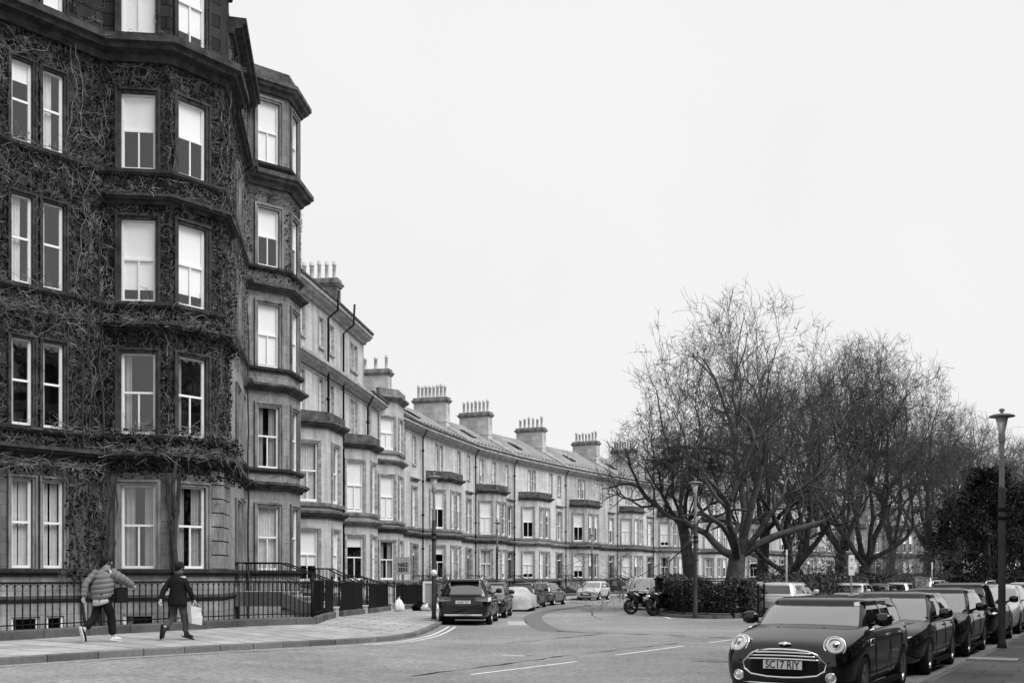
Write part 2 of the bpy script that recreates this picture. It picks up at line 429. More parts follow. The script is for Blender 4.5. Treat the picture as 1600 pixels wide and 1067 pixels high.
def panel(b, p0, p1, z0, z1, ops, m=0, rm=1, im=2, reveal=.24, uo=0.0):
    """a flat wall from p0 to p1 with openings (u0, u1, za, zb), their reveals and a dark room behind each"""
    p0, p1 = Vector(p0), Vector(p1); d = (p1 - p0); Ln = d.length; d.normalize(); n = Vector((d.y, -d.x))
    ops = [o for o in ops if o[3] > z0 and o[2] < z1]
    us = sorted({0, Ln} | {round(o[k], 4) for o in ops for k in (0, 1)}); zs = sorted({z0, z1} | {o[k] for o in ops for k in (2, 3)})
    P = lambda u, z, q=0.0: (p0.x + d.x * u - n.x * q, p0.y + d.y * u - n.y * q, z)
    for i in range(len(us) - 1):
        for j in range(len(zs) - 1):
            uc, zc = (us[i] + us[i + 1]) / 2, (zs[j] + zs[j + 1]) / 2
            if any(o[0] < uc < o[1] and o[2] < zc < o[3] for o in ops): continue
            a, b_, e, f = us[i], us[i + 1], zs[j], zs[j + 1]
            b.face([P(a, e), P(b_, e), P(b_, f), P(a, f)], m, [(a + uo, e), (b_ + uo, e), (b_ + uo, f), (a + uo, f)])
    for o in ops:
        u0, u1, za, zb = o[:4]; r = reveal
        if not z0 - 1e-6 <= za < z1: continue
        b.face([P(u0, za), P(u0, zb), P(u0, zb, r), P(u0, za, r)], rm); b.face([P(u1, zb), P(u1, za), P(u1, za, r), P(u1, zb, r)], rm)
        b.face([P(u0, zb), P(u1, zb), P(u1, zb, r), P(u0, zb, r)], rm); b.face([P(u1, za), P(u0, za), P(u0, za, r), P(u1, za, r)], rm)
        q = r + .6; e = .1
        b.face([P(u0 - e, za - e, q), P(u1 + e, za - e, q), P(u1 + e, zb + e, q), P(u0 - e, zb + e, q)], im)
        for (a, c), (a2, c2) in (((u0 - e, za - e), (u0 - e, zb + e)), ((u0 - e, zb + e), (u1 + e, zb + e)), ((u1 + e, zb + e), (u1 + e, za - e)), ((u1 + e, za - e), (u0 - e, za - e))):
            b.face([P(a, c, r + .001), P(a2, c2, r + .001), P(a2, c2, q), P(a, c, q)], im)

def surround(par, p0, p1, o, w=.13, t=.05, mt='light_trim', sill=True):
    """moulded architrave round an opening"""
    p0, p1 = Vector(p0), Vector(p1); d = (p1 - p0).normalized(); n = Vector((d.y, -d.x)); u0, u1, za, zb = o[:4]; b = MB(); m = 0
    M = Matrix(((d.x, n.x, 0, p0.x), (d.y, n.y, 0, p0.y), (0, 0, 1, 0), (0, 0, 0, 1)))
    for k, (ww, tt) in enumerate(((w, t), (w * .45, t * 1.9))):
        e = 0 if k == 0 else w * .55
        a, c = u0 - e, u1 + e
        b.box(a - ww, a, .001, tt, za, zb + e + ww, m, M); b.box(c, c + ww, .001, tt, za, zb + e + ww, m, M)
        b.box(a, c, .001, tt, zb + e, zb + e + ww, m, M)
    if sill: b.box(u0 - w - .04, u1 + w + .04, .001, t + .07, za - .11, za, m, M)
    b.build('surround', M_[mt], par)

def cornice(z, h, out):     # classical-looking profile, bottom to top
    return [(.002, z), (out * .25, z), (out * .35, z + h * .3), (out * .75, z + h * .42), (out * .8, z + h * .6), (out, z + h * .68), (out, z + h), (.002, z + h + .03)]


# ------------------------------------------------------------------ camera, light, sky
cam = bpy.data.cameras.new('camera'); cam.sensor_width = 36; cam.lens = 1730 / 1600 * 36
cam.shift_y = (898 - 533.5) / 1600; cam.clip_end = 3000; cam.clip_start = .1
co = bpy.data.objects.new('camera', cam); col.objects.link(co); co.location = (0, 0, 1.75); co.rotation_euler = (RAD(90), 0, 0)
sc.camera = co
SUN_AZ, SUN_EL = RAD(120), RAD(52)          # sun to the right of and behind the camera, above thin cloud
w = bpy.data.worlds.new('World'); sc.world = w; w.use_nodes = True
nt = w.node_tree; bg = nt.nodes['Background']; L = nt.links.new
sky = nt.nodes.new('ShaderNodeTexSky'); sky.sky_type = 'NISHITA'; sky.sun_disc = False; sky.sun_elevation = SUN_EL; sky.sun_rotation = SUN_AZ
bw = nt.nodes.new('ShaderNodeRGBToBW'); L(sky.outputs[0], bw.inputs[0])
tcw = nt.nodes.new('ShaderNodeTexCoord'); nw = nt.nodes.new('ShaderNodeTexNoise'); nw.inputs['Scale'].default_value = 1.6; nw.inputs['Detail'].default_value = 4
L(tcw.outputs['Generated'], nw.inputs['Vector'])
cr = nt.nodes.new('ShaderNodeMapRange'); cr.inputs['To Min'].default_value = 3.45; cr.inputs['To Max'].default_value = 3.75
cr.inputs['From Min'].default_value = .3; cr.inputs['From Max'].default_value = .7; L(nw.outputs['Fac'], cr.inputs['Value'])
mxw = nt.nodes.new('ShaderNodeMix'); mxw.data_type = 'FLOAT'; mxw.inputs[0].default_value = .97      # a closed, even cloud deck over the clear sky
L(bw.outputs[0], mxw.inputs[2]); L(cr.outputs[0], mxw.inputs[3]); L(mxw.outputs[0], bg.inputs['Color'])
bg.inputs['Strength'].default_value = .1
sun = bpy.data.lights.new('sun', 'SUN'); sun.energy = 1.5; sun.angle = RAD(40); sun.color = (1, 1, 1)
so = bpy.data.objects.new('sun', sun); col.objects.link(so)
sd = Vector((math.sin(SUN_AZ) * math.cos(SUN_EL), math.cos(SUN_AZ) * math.cos(SUN_EL), math.sin(SUN_EL)))
so.rotation_euler = sd.to_track_quat('Z', 'Y').to_euler(); so.location = (30, -20, 60)
sc.view_settings.view_transform = 'Standard'; sc.view_settings.look = 'None'; sc.view_settings.exposure = 1.3; sc.view_settings.gamma = 1
sc.cycles.max_bounces = 6; sc.cycles.transparent_max_bounces = 12; sc.cycles.use_denoising = True

# ------------------------------------------------------------------ plan of the street
def v2(*a): return Vector(a)
T0, T1, T2, T2m = v2(-9.35, 45.9), v2(-8.6, 51.5), v2(-7.85, 58.6), v2(-7.15, 66.8)
PJ = [v2(-5.9, 72.7), v2(-2.8, 83.9), v2(.2, 91.3), v2(4.9, 100.8), v2(10.6, 111), v2(15.1, 118.2), v2(21.3, 126.7), v2(28.1, 134.7), v2(35.5, 142.1),
      v2(43.5, 148.8), v2(52.1, 154.8), v2(61.2, 160), v2(70.8, 164.3), v2(80.8, 167.5), v2(91, 169.6)]
JN = [T0, T1, T2] + PJ
def mitre(i):
    ns = []
    for a, b_ in ((i - 1, i), (i, i + 1)):
        if a >= 0 and b_ < len(JN): d = (JN[b_] - JN[a]).normalized(); ns.append(Vector((d.y, -d.x)))
    q = sum(ns, v2(0, 0)).normalized(); return q / q.dot(ns[0])
MT = [mitre(i) for i in range(len(JN))]
def off(i, m): return JN[i] + MT[i] * m

# pairs: kerb line | railing line of the left-hand pavement
PAIRS = [((-19.1, .1), (-23.3, .2)), ((-8.53, 18.4), (-12.6, 19.8)), ((-7.5, 19.8), (-11.2, 22.3)), ((-6.5, 21.4), (-9.9, 24.7)), ((-5.4, 23.5), (-8.6, 27.1)),
         ((-4.1, 26.2), (-7.2, 29.6)), ((-3.1, 28.7), (-6.2, 31.5)), ((-2.66, 31), (-5.8, 32.3)), ((-2.5, 34), (-5.95, 34.5)), ((-2.45, 37), (-6.1, 37.4)),
         ((-2.4, 44), (-6.1, 44.2)), ((-1.9, 50), (-6.0, 50.6)), ((-1.0, 58.6), (-5.25, 59)), ((-.2, 65.5), (-4.5, 66.2))]
for i in range(3, len(JN)): PAIRS.append((tuple(off(i, 6.6)), tuple(off(i, 2.6))))
def dense(pts, step=1.0):
    out = []
    for a, b_ in zip(pts[:-1], pts[1:]):
        n = max(1, int(max((a[0] - b_[0]).length, (a[1] - b_[1]).length) / step))
        for k in range(n): t = k / n; out.append((a[0].lerp(b_[0], t), a[1].lerp(b_[1], t)))
    out.append(pts[-1]); return out
def rounded(P, it=2):
    P = [Vector(p) for p in P]
    for _ in range(it):
        Q = [P[0]]
        for a, b_ in zip(P[:-1], P[1:]): Q += [a.lerp(b_, .25), a.lerp(b_, .75)]
        P = Q + [P[-1]]
    return P
PD = dense([(Vector(a), Vector(b_)) for a, b_ in PAIRS], 1.0)
KERB_L = [a for a, _ in PD]; RAIL_L = [b_ for _, b_ in PD]

# right-hand pavement (camera stands on it)
RD = v2(.5, .866); RN = v2(.866, -.5)
RK0 = v2(6.22, 16.9)
KERB_R = [RK0 + RD * t for t in np.arange(-45, 130, 1.5)]

# garden in the middle
GARD = [v2(8.4, 44) + RD * 95, v2(8.4, 44) + RD * 60, v2(8.4, 44) + RD * 30, v2(8.4, 44) + RD * 8]
GARD_IN = [v2(6.7, 46.4), v2(6.5, 49.5), v2(7.2, 54), v2(8.3, 59), v2(9.8, 66)] + [off(i, 16.2) for i in range(4, 14)]

def strip(name, A, B, za, zb, mats, kind='structure', uvs=True, nb=1):
    b = MB(); s = 0
    for i in range(len(A) - 1):
        w0, w1 = (A[i] - B[i]).length, (A[i + 1] - B[i + 1]).length; s1 = s + (A[i + 1] - A[i]).length
        q = [(A[i].x, A[i].y, za(A[i])), (A[i + 1].x, A[i + 1].y, za(A[i + 1])), (B[i + 1].x, B[i + 1].y, zb(B[i + 1])), (B[i].x, B[i].y, zb(B[i]))]
        uv = [(0, s), (0, s1), (w1, s1), (w0, s)]
        n = (Vector(q[1]) - Vector(q[0])).cross(Vector(q[2]) - Vector(q[0]))
        if n.z < 0: q.reverse(); uv.reverse()
        b.face(q, 0, uv); s = s1
    o = b.build(name, mats); tag(o, kind=kind); return o

def kerb(name, path, side, w=.16, top=.125, dz=None):
    """kerb stones: path is the road-side edge, side=+1 if the pavement lies to the right of travel"""
    b = MB(); s = 0
    ns = []
    for i in range(len(path)):
        d = (path[min(i + 1, len(path) - 1)] - path[max(i - 1, 0)]).normalized(); ns.append(Vector((d.y, -d.x)) * side)
    for i in range(len(path) - 1):
        a, c = path[i], path[i + 1]; a2, c2 = a + ns[i] * w, c + ns[i + 1] * w; za, zc = gz(*a), gz(*c); s1 = s + (c - a).length
        uv = [(s, .1), (s1, .1), (s1, .3), (s, .3)]
        for q in ([(a, za - .1), (c, zc - .1), (c, zc + top - .015), (a, za + top - .015)], [(a, za + top - .015), (c, zc + top - .015), (c + ns[i + 1] * .02, zc + top), (a + ns[i] * .02, za + top)],
                  [(a + ns[i] * .02, za + top), (c + ns[i + 1] * .02, zc + top), (c2, zc + top), (a2, za + top)], [(a2, za + top), (c2, zc + top), (c2, zc - .1), (a2, za - .1)]):
            b.face([(p.x, p.y, z) for p, z in q], 0, uv)
        s = s1
    o = b.build(name, M_['kerb']); tag(o, kind='structure'); return o

# ground under everything (also the floor of the sunk basement areas)
b = MB(); b.face([(-900, -300, -1.6), (900, -300, -1.6), (900, 1400, -1.6), (-900, 1400, -1.6)]); tag(b.build('ground', M_['soil']), kind='structure')

# road: one sheet that follows the gentle fall of the street, cut off under the left pavement
KA = np.array([tuple(p) for p in KERB_L])
def left_of_kerb(x, y):
    d = KA - np.array((x, y)); i = int((d ** 2).sum(1).argmin()); i = min(i, len(KA) - 2)
    t = KA[i + 1] - KA[i]; return -(t[0] * (y - KA[i][1]) - t[1] * (x - KA[i][0])) / np.hypot(*t)     # + : right of the kerb
b = MB(); idx = {}
XS, YS = np.arange(-24, 116, 1.4), np.arange(-30, 180, 1.4)
for i, x in enumerate(XS):
    for j, y in enumerate(YS): idx[i, j] = len(b.v); b.v.append((x, y, gz(x, y)))
for i in range(len(XS) - 1):
    for j in range(len(YS) - 1):
        if left_of_kerb(XS[i] + .7, YS[j] + .7) > -1.6:
            b.f.append((idx[i, j], idx[i + 1, j], idx[i + 1, j + 1], idx[i, j + 1])); b.m.append(0); b.uv.append(None); b.sm.append(True)
tag(b.build('road', M_['asphalt']), kind='structure')

KI = []
for i in range(len(KERB_L)):
    d = (KERB_L[min(i + 1, len(KERB_L) - 1)] - KERB_L[max(i - 1, 0)]).normalized(); KI.append(KERB_L[i] + Vector((-d.y, d.x)) * .15)
strip('pavement', KI, RAIL_L, lambda p: gz(*p) + .121, lambda p: pz(*p), M_['slab'])
kerb('kerb', KERB_L, -1)
KR2 = [p + RN * .15 for p in KERB_R]
strip('pavement', KR2, [p + RN * 9 for p in KERB_R], lambda p: .121, lambda p: .15, M_['slab_shaded'])
kerb('kerb', KERB_R, 1)
G_ = rounded(GARD, 1) + rounded([GARD[-1] * .5 + GARD_IN[0] * .5] + GARD_IN, 2)
gl = rounded([GARD[-2], GARD[-1], v2(8.6, 44.2), v2(7.3, 44.6), v2(6.6, 46.6), v2(6.5, 49.5)] + GARD_IN[2:], 2)
gl = [GARD[0]] + gl
kerb('kerb', gl[1:], -1, .2)
from mathutils.geometry import tessellate_polygon
b = MB(); pts = [(p.x, p.y, gz(p.x, p.y) + .12) for p in gl]
for t in tessellate_polygon([[Vector(p) for p in pts]]):
    q = [pts[k] for k in t]
    if (Vector(q[1]) - Vector(q[0])).cross(Vector(q[2]) - Vector(q[0])).z < 0: q.reverse()
    b.face(q)
tag(b.build('garden_ground', M_['grass']), kind='structure')

# road markings, patches and cracks (sheets lying on the road)
def gp(px, py, dz=0.0):            # pixel of the photo -> point on the road surface
    Y = 1.75 * 1730 / (py - 898)
    for _ in range(8): Y = (1.75 - gz((px - 800) / 1730 * Y, Y)) * 1730 / (py - 898)
    return v2((px - 800) / 1730 * Y, Y)
def ribbon(name, path, wd, mat, h=.004, seed=None, step=.4):
    P = [Vector(p) for p in path]; Q = []
    for a, c in zip(P[:-1], P[1:]):
        n = max(1, int((c - a).length / step)); Q += [a.lerp(c, k / n) for k in range(n)]
    Q.append(P[-1]); b = MB(); rr = random.Random(seed)
    E = []
    for i, p in enumerate(Q):
        d = (Q[min(i + 1, len(Q) - 1)] - Q[max(i - 1, 0)]).normalized(); n = Vector((d.y, -d.x))
        if seed is not None: p = p + n * rr.uniform(-1, 1) * .06; ww = wd * rr.choice((.1, .3, .6, 1.0, 1.5))
        else: ww = wd
        E.append((p - n * ww / 2, p + n * ww / 2))
    for (a, c), (e, f) in zip(E[:-1], E[1:]):
        b.face([(q.x, q.y, gz(*q) + h) for q in (a, c, f, e)])
    o = b.build(name, M_[mat]); tag(o, kind='structure'); return o
for x0, y0, x1, y1 in ((735, 1053.5, 902, 1033), (962, 1023, 1068, 1009), (1108, 1003.5, 1165, 996.5)): ribbon('road_marking', [gp(x0, y0), gp(x1, y1)], .11, 'marking')
for dx in (0, .22): ribbon('road_marking', [p + v2(dx, 0) for p in rounded([v2(-2.13, 37.5), v2(-2.2, 34), v2(-2.38, 31), v2(-2.85, 28.6), v2(-3.6, 26.7)], 2)], .08, 'marking', .008)
ribbon('road_marking', [p + v2(.32, -.18) for p in [v2(-3.9, 26.3), v2(-5.4, 23.5), v2(-7.5, 19.8), v2(-8.5, 18.4), v2(-19, .1)]], .07, 'worn_marking', .008)
for k in range(4): ribbon('road_marking', [v2(-.15 + k * .0, 39.3 + k * .75), v2(.55, 39.3 + k * .75)], .35, 'marking')
ribbon('road_marking', [gp(1018, 958), gp(1048, 966)], .12, 'marking')
ribbon('road_marking', [gp(881, 964), gp(887, 961)], .2, 'worn_marking'); ribbon('road_marking', [gp(880, 967), gp(889, 972)], .16, 'worn_marking')
for x in (957, 966): ribbon('road_marking', [gp(x, 960), gp(x + 5, 960.3)], .35, 'worn_marking')
ribbon('road_marking', [gp(785, 1023), gp(822, 1024.5)], .12, 'marking')
ribbon('road_patch', rounded([gp(865, 985.5), gp(850, 981), gp(832, 970), gp(833, 961), gp(866, 952), gp(930, 944.5)], 2), .75, 'patch')
ribbon('road_crack', [gp(868, 986), gp(940, 988.5), gp(1040, 992), gp(1150, 997)], .1, 'crack', .006, 3)
ribbon('road_crack', [gp(640, 1056), gp(760, 1041), gp(900, 1022), gp(980, 1013), gp(1060, 1005)], .07, 'crack', .006, 5)
ribbon('road_crack', [gp(785, 1005), gp(850, 999), gp(940, 990)], .07, 'crack', .006, 6)
ribbon('road_crack', [gp(820, 1024.5), gp(836, 1024)], .12, 'crack', .006, 9)
ribbon('road_patch', [gp(1098, 1031), gp(1140, 1034)], .5, 'patch', .004, 11)
ribbon('road_crack', [gp(924, 954), gp(926, 962), gp(940, 968)], .05, 'crack', .006, 4)

# ------------------------------------------------------------------ ivy-clad tenement on the left
d38 = v2(math.sin(RAD(38)), math.cos(RAD(38)))
bC = v2(-9.9, 32); bA = bC - 1.85 * v2(math.sin(RAD(83)), math.cos(RAD(83))); bD = bC + d38 * 1.8; bE = bD + 1.85 * v2(-.1219, .9925)
L0 = bA - d38 * 9
C2 = v2(-8.6, 42.5); A2 = C2 - 1.79 * v2(.755, .656); D2 = v2(-8.47, 44.3); E2 = D2 + 1.75 * v2(-.656, .755)
SILL = [1.92, 5.78, 9.6, 13.4, 17.3]; HEAD = [4.34, 8.13, 11.98, 15.6, 19.65]
tn = thing('tenement_building', 'tall dark stone tenement with bay windows, covered in leafless creeper', 'building', (bA.x, bA.y, .2))
Z0, ZT = -1.6, 19.3
wl = MB(); tr = MB(); pier = MB()
def edge(root, a, c, z1, ops, z0=Z0, m=0, sw=.15):
    if m == 0:
        panel(wl, a, c, z0, 1.9, ops, 4, 4, 2); panel(wl, a, c, 1.9, 4.7, ops, 1, 3, 2); panel(wl, a, c, 4.7, z1, ops, 0, 3, 2)
    else:
        panel(wl, a, c, z0, 12.6, ops, 4, 1, 2); panel(wl, a, c, 12.6, z1, ops, 1, 3, 2)
    d = (Vector(c) - Vector(a)).normalized()
    for o in ops:
        if len(o) > 4 and o[4]:
            if o[4] == 'door': w_ = put_door(root, Vector(a), d, *o[:4])
            else: w_ = put_window(root, Vector(a), d, o[0], o[1], o[2], o[3], o[4], o[5] if len(o) > 5 else True)
            if o[2] > 0: surround(w_, a, c, o, sw, .05, 'dark_trim' if m == 0 and o[2] > 3 else 'mid_trim', False)
flatk = [('n2', 'n2'), ('c1', 'c1'), ('n3', 'c1'), ('b3', 'n3'), ('B', 'B')]
ops_flat = []
for f in range(5):
    for k, (t0, t1) in enumerate(((2.72, 2.13), (1.83, 1.22), (6.4, 5.8), (5.5, 4.9))): ops_flat.append((9 - t0, 9 - t1, SILL[f], HEAD[f], flatk[f][k % 2], False))
for t0, t1 in ((2.7, 1.9), (1.7, 1.2)): ops_flat.append((9 - t0, 9 - t1, -.9, .62, 'c1', False))
edge(tn, L0, bA, ZT, ops_flat, sw=.11)
k1 = ['c', 'c1', 'b4', 'b', 'B']; k2 = ['c', 'c1', 'b4', 'b', 'b4']
edge(tn, bA, bC, 20.6, [(.5, 1.46, SILL[f], HEAD[f], k1[f]) for f in range(5)] + [(.55, 1.4, -.9, .62, 'c1', False)])
edge(tn, bC, bD, 20.6, [(.28, 1.24, SILL[f], HEAD[f], k2[f]) for f in range(5)] + [(.35, 1.15, -.9, .62, 'c1', False)])
edge(tn, bD, bE, 20.6, [])
kk = ['n', 'c1', 'b', 'B', 'B']
edge(tn, bE, A2, ZT, [(2.3, 3.5, SILL[f], HEAD[f], kk[f]) for f in range(1, 5)] + [(2.2, 3.4, 1.35, 4.2, 'door')] + [(4.4, 5.3, SILL[f], HEAD[f], kk[f], False) for f in range(5)], m=1)
k3 = ['n', 'c', 'B', 'b', 'B']
edge(tn, A2, C2, 20.7, [(.5, 1.4, SILL[f], HEAD[f], k3[f]) for f in range(5)], m=1)
edge(tn, C2, D2, 20.7, [(.4, 1.35, SILL[f], HEAD[f], k3[f]) for f in range(5)], m=1)
edge(tn, D2, E2, 20.7, [(.4, 1.3, SILL[f], HEAD[f], k3[f]) for f in range(5)], m=1)
# end gable, back and roof deck
eb = v2(-16.5, 47.2); lb = L0 + v2(-8, 5)
for a, c in ((E2, eb), (eb, lb), (lb, L0)): panel(wl, a, c, Z0, ZT, [], 1)
poly = [L0, bA, bE, A2, E2, eb, lb]; wl.face([(p.x, p.y, ZT) for p in poly], 1)
for q in ((bA, bC, bD, bE), (A2, C2, D2, E2)):
    wl.face([(p.x, p.y, 20.6) for p in q[::-1]], 1); panel(wl, q[3], q[0], ZT, 20.6, [], 1)
wl.build('wall', [M_['dark_stone'], M_['mid_stone'], M_['interior'], M_['dark_trim'], M_['bay_stone']], tn)
# strings, hoods and cornices
bay1 = [bA - d38 * .35, bA, bC, bD, bE]; full = [L0, bA, bC, bD, bE, A2, C2, D2, E2]
class Runs:
    def __init__(s, name, mat, root): s.a = (name, M_[mat], root)
    def sweep(s, path, prof, m=0):
        b = MB(); b.sweep(path, prof, 0); b.build(s.a[0], s.a[1], s.a[2])
cb1 = Runs('cornice', 'dark_trim', tn); cb2 = Runs('cornice', 'sooty_trim', tn)
for f in range(5):
    s = SILL[f]
    prof = [(.002, s - .17), (.08, s - .17), (.15, s - .1), (.17, s - .01), (.002, s + .02)]
    cb1.sweep(full, prof)
for z, h, o_ in ((4.95, .3, .38), (8.75, .25, .3), (12.4, .25, .32), (16.45, .6, .62)):
    (cb1 if z > 16 else cb1).sweep([bA - d38 * .02, bA, bC, bD, bE, bE + (A2 - bE) * .02] if z < 16 and z > 5 else [L0, bA, bC, bD, bE, bE + (A2 - bE) * .04], cornice(z, h, o_), 0)
for z, h, o_ in ((4.95, .3, .34), (8.7, .26, .32), (12.45, .26, .32), (16.4, .5, .5)): cb2.sweep([bE + (A2 - bE) * .86, A2, C2, D2, E2], cornice(z, h, o_))
cb1.sweep([bE + (A2 - bE) * .05, A2], cornice(16.5, .35, .35)); cb1.sweep([bE + (A2 - bE) * .05, A2], cornice(4.98, .26, .25))
cb1.sweep([L0, bA], cornice(ZT - .3, .5, .6)); cb1.sweep([bE, A2], cornice(ZT - .3, .5, .55))
for q in ([bA, bC, bD, bE], [A2, C2, D2, E2]):
    cb2.sweep(q, cornice(19.95, .45, .42)); cb2.sweep(q, [(.002, 20.43), (.06, 20.43), (.06, 20.9), (-.2, 20.9), (-.2, 20.43)])
# rusticated quoins of the pier beside the ground-floor bay
qb = MB(); d3 = (bE - bD).normalized(); n3 = Vector((d3.y, -d3.x)); ds = (A2 - bE).normalized(); nsx = Vector((ds.y, -ds.x))
for k in range(7):
    z = 1.95 + k * .42
    M = Matrix(((d3.x, n3.x, 0, bD.x), (d3.y, n3.y, 0, bD.y), (0, 0, 1, 0), (0, 0, 0, 1)))
    qb.box(.05, 1.83, .002, .06, z, z + .38, 0, M)
    M = Matrix(((d38.x, -d38.y * -1, 0, bC.x), (d38.y, -d38.x, 0, bC.y), (0, 0, 1, 0), (0, 0, 0, 1)))
    qb.box(1.42, 1.86, .002, .06, z, z + .38, 0, M)
qb.build('quoins', M_['mid_trim'], tn)
# lighter dado below the ground-floor sills
db = MB()
db.sweep(full, [(.002, 1.02), (.05, 1.02), (.09, 1.1), (.05, 1.18), (.002, 1.18)]); db.build('base_course', M_['dark_trim'], tn)

# ------------------------------------------------------------------ creeper on the tenement
def creeper(rng, p0, p1, z0, z1, ops, dens, zmin_prob=None, out=(.015, .06)):
    p0, p1 = Vector(p0), Vector(p1); d = p1 - p0; Ln = d.length; d.normalize(); n = Vector((d.y, -d.x)); segs = []
    def bad(u, z):
        if u < -.05 or u > Ln + .05 or z < z0 or z > z1: return True
        for o in ops:
            if o[0] - .01 < u < o[1] + .01 and o[2] - .02 < z < o[3] + .01: return True
        return False
    P = lambda u, z, q: (p0.x + d.x * u + n.x * q, p0.y + d.y * u + n.y * q, z)
    area = Ln * (z1 - z0)
    for cls, cnt, steps, st, r0, wob, bias in (('main', dens * .03, 46, .2, .02, .28, 1.6), ('stem', dens * .2, 24, .2, .0135, .5, 1.0), ('twig', dens * 2.4, 11, .12, .0075, .8, .6), ('hair', dens * 13, 6, .07, .0052, 1.1, .2)):
        for _ in range(int(area * cnt)):
            u, z = rng.uniform(0, Ln), rng.uniform(z0, z1)
            if bad(u, z): continue
            if zmin_prob and rng.random() > zmin_prob(u, z): continue
            a = rng.gauss(math.pi / 2, 1.0 if cls not in ('stem', 'main') else .4); q = rng.uniform(*out) * (1.6 if cls == 'hair' else 1); nst = rng.randint(steps // 2, steps)
            for k in range(nst):
                a += rng.gauss(0, wob) + (math.pi / 2 - a) * .12 * bias
                u2, z2 = u + math.cos(a) * st, z + math.sin(a) * st
                if bad(u2, z2): a += rng.choice((-1, 1)) * 1.6; continue
                q2 = max(.015, q + rng.gauss(0, .018)); t = 1 - k / nst
                segs.append(P(u, z, q) + P(u2, z2, q2) + (r0 * (.45 + .55 * t), r0 * (.45 + .55 * (t - 1 / nst))))
                u, z, q = u2, z2, q2
    return segs
def clump(rng, p0, p1, z, outd, cnt, droop=.45):
    """a mat of dead runners lying over a ledge and hanging off its edge"""
    p0, p1 = Vector(p0), Vector(p1); d = p1 - p0; Ln = d.length; d.normalize(); n = Vector((d.y, -d.x)); segs = []
    for _ in range(int(cnt * Ln)):
        u = rng.uniform(0, Ln); q = rng.uniform(.02, outd + .06); zz = z + rng.uniform(-.05, .22); a = rng.uniform(0, 6.28); r = rng.choice((.005, .0065, .0065, .011))
        vx, vq, vz = math.cos(a), math.sin(a) * .6 + .1, rng.uniform(-.6, .7)
        for k in range(rng.randint(4, 9)):
            vx += rng.gauss(0, .5); vq += rng.gauss(0, .35); vz += rng.gauss(0, .4) - .12
            l = math.sqrt(vx * vx + vq * vq + vz * vz); s = .1
            u2, q2, z2 = u + vx / l * s, max(.02, q + vq / l * s), zz + vz / l * s
            if q2 < outd and z2 < z + .02 and zz > z: z2 = z + .03
            if z2 < z - droop or q2 > outd + .12: break
            segs.append((p0.x + d.x * u + n.x * q, p0.y + d.y * u + n.y * q, zz, p0.x + d.x * u2 + n.x * q2, p0.y + d.y * u2 + n.y * q2, z2, r, r * .8))
            u, q, zz = u2, q2, z2
    return segs
def leafy(rng, p0, p1, z0, z1, ops, dens, out):
    p0, p1 = Vector(p0), Vector(p1); d = p1 - p0; Ln = d.length; d.normalize(); n = Vector((d.y, -d.x)); C = []
    for _ in range(int(Ln * (z1 - z0) * dens)):
        u, z = rng.uniform(0, Ln), rng.uniform(z0, z1)
        if any(o[0] - .04 < u < o[1] + .04 and o[2] - .04 < z < o[3] + .04 for o in ops): continue
        q = rng.uniform(*out); C.append((p0.x + d.x * u + n.x * q, p0.y + d.y * u + n.y * q, z))
    return C
def vine_trunk(path, radii, nm, parent, n=7):
    b = MB(); b.tube(path, radii, n); return b.build(nm, M_['vine_dark'], parent)
rg = random.Random(21)
o_flat = [o for o in ops_flat if o[2] > 0]; o_a = [(.38, 1.58, SILL[f], HEAD[f]) for f in range(5)]; o_b = [(.16, 1.36, SILL[f], HEAD[f]) for f in range(5)]
# plant that covers the flat wall and the left side of the bay
iv1 = thing('climbing_plant', 'leafless creeper spreading over flat dark wall left of near bay', 'climber', (bA.x + .3, bA.y - .4, -1.5))
sg = creeper(rg, L0 + d38 * 4.2, bA, 4.4, 16.9, [(o[0] - 4.2, o[1] - 4.2, o[2], o[3]) for o in o_flat], 5.2)
sg += creeper(rg, L0 + d38 * 4.2, bA, 1.3, 4.6, [(o[0] - 4.2, o[1] - 4.2, o[2], o[3]) for o in o_flat] + [(0, 3.3, 0, 5)], 6, None, (.03, .22))
sg += creeper(rg, L0 + d38 * 4.2, bA, 16.9, 19.0, [(o[0] - 4.2, o[1] - 4.2, o[2], o[3]) for o in o_flat], 1.2)
for z, q in ((5.75, .2), (9.55, .2), (13.35, .2)): sg += clump(rg, L0 + d38 * 4.5, bA, z, q, 22, .25)
sg += clump(rg, L0 + d38 * 4.5, bA, 4.7, .3, 95, .55); sg += clump(rg, L0 + d38 * 4.5, bA, 8.9, .18, 45, .5)
ob('twigs', segs_mesh('twigs', sg, M_['vine'], 3), iv1)
lf = leafy(rg, L0 + d38 * 4.2, bA, 4.3, 16.6, [(o[0] - 4.2, o[1] - 4.2, o[2], o[3]) for o in o_flat], 75, (.01, .09)) + leafy(rg, L0 + d38 * 7.8, bA, 1.6, 5, [], 160, (.02, .22))
tag(ob('dead_leaves', leaf_mesh('dead_leaves', lf, .06, M_['vine_mat'], 2), iv1), kind='stuff')
base = bA - d38 * .15 + v2(.25, -.2)
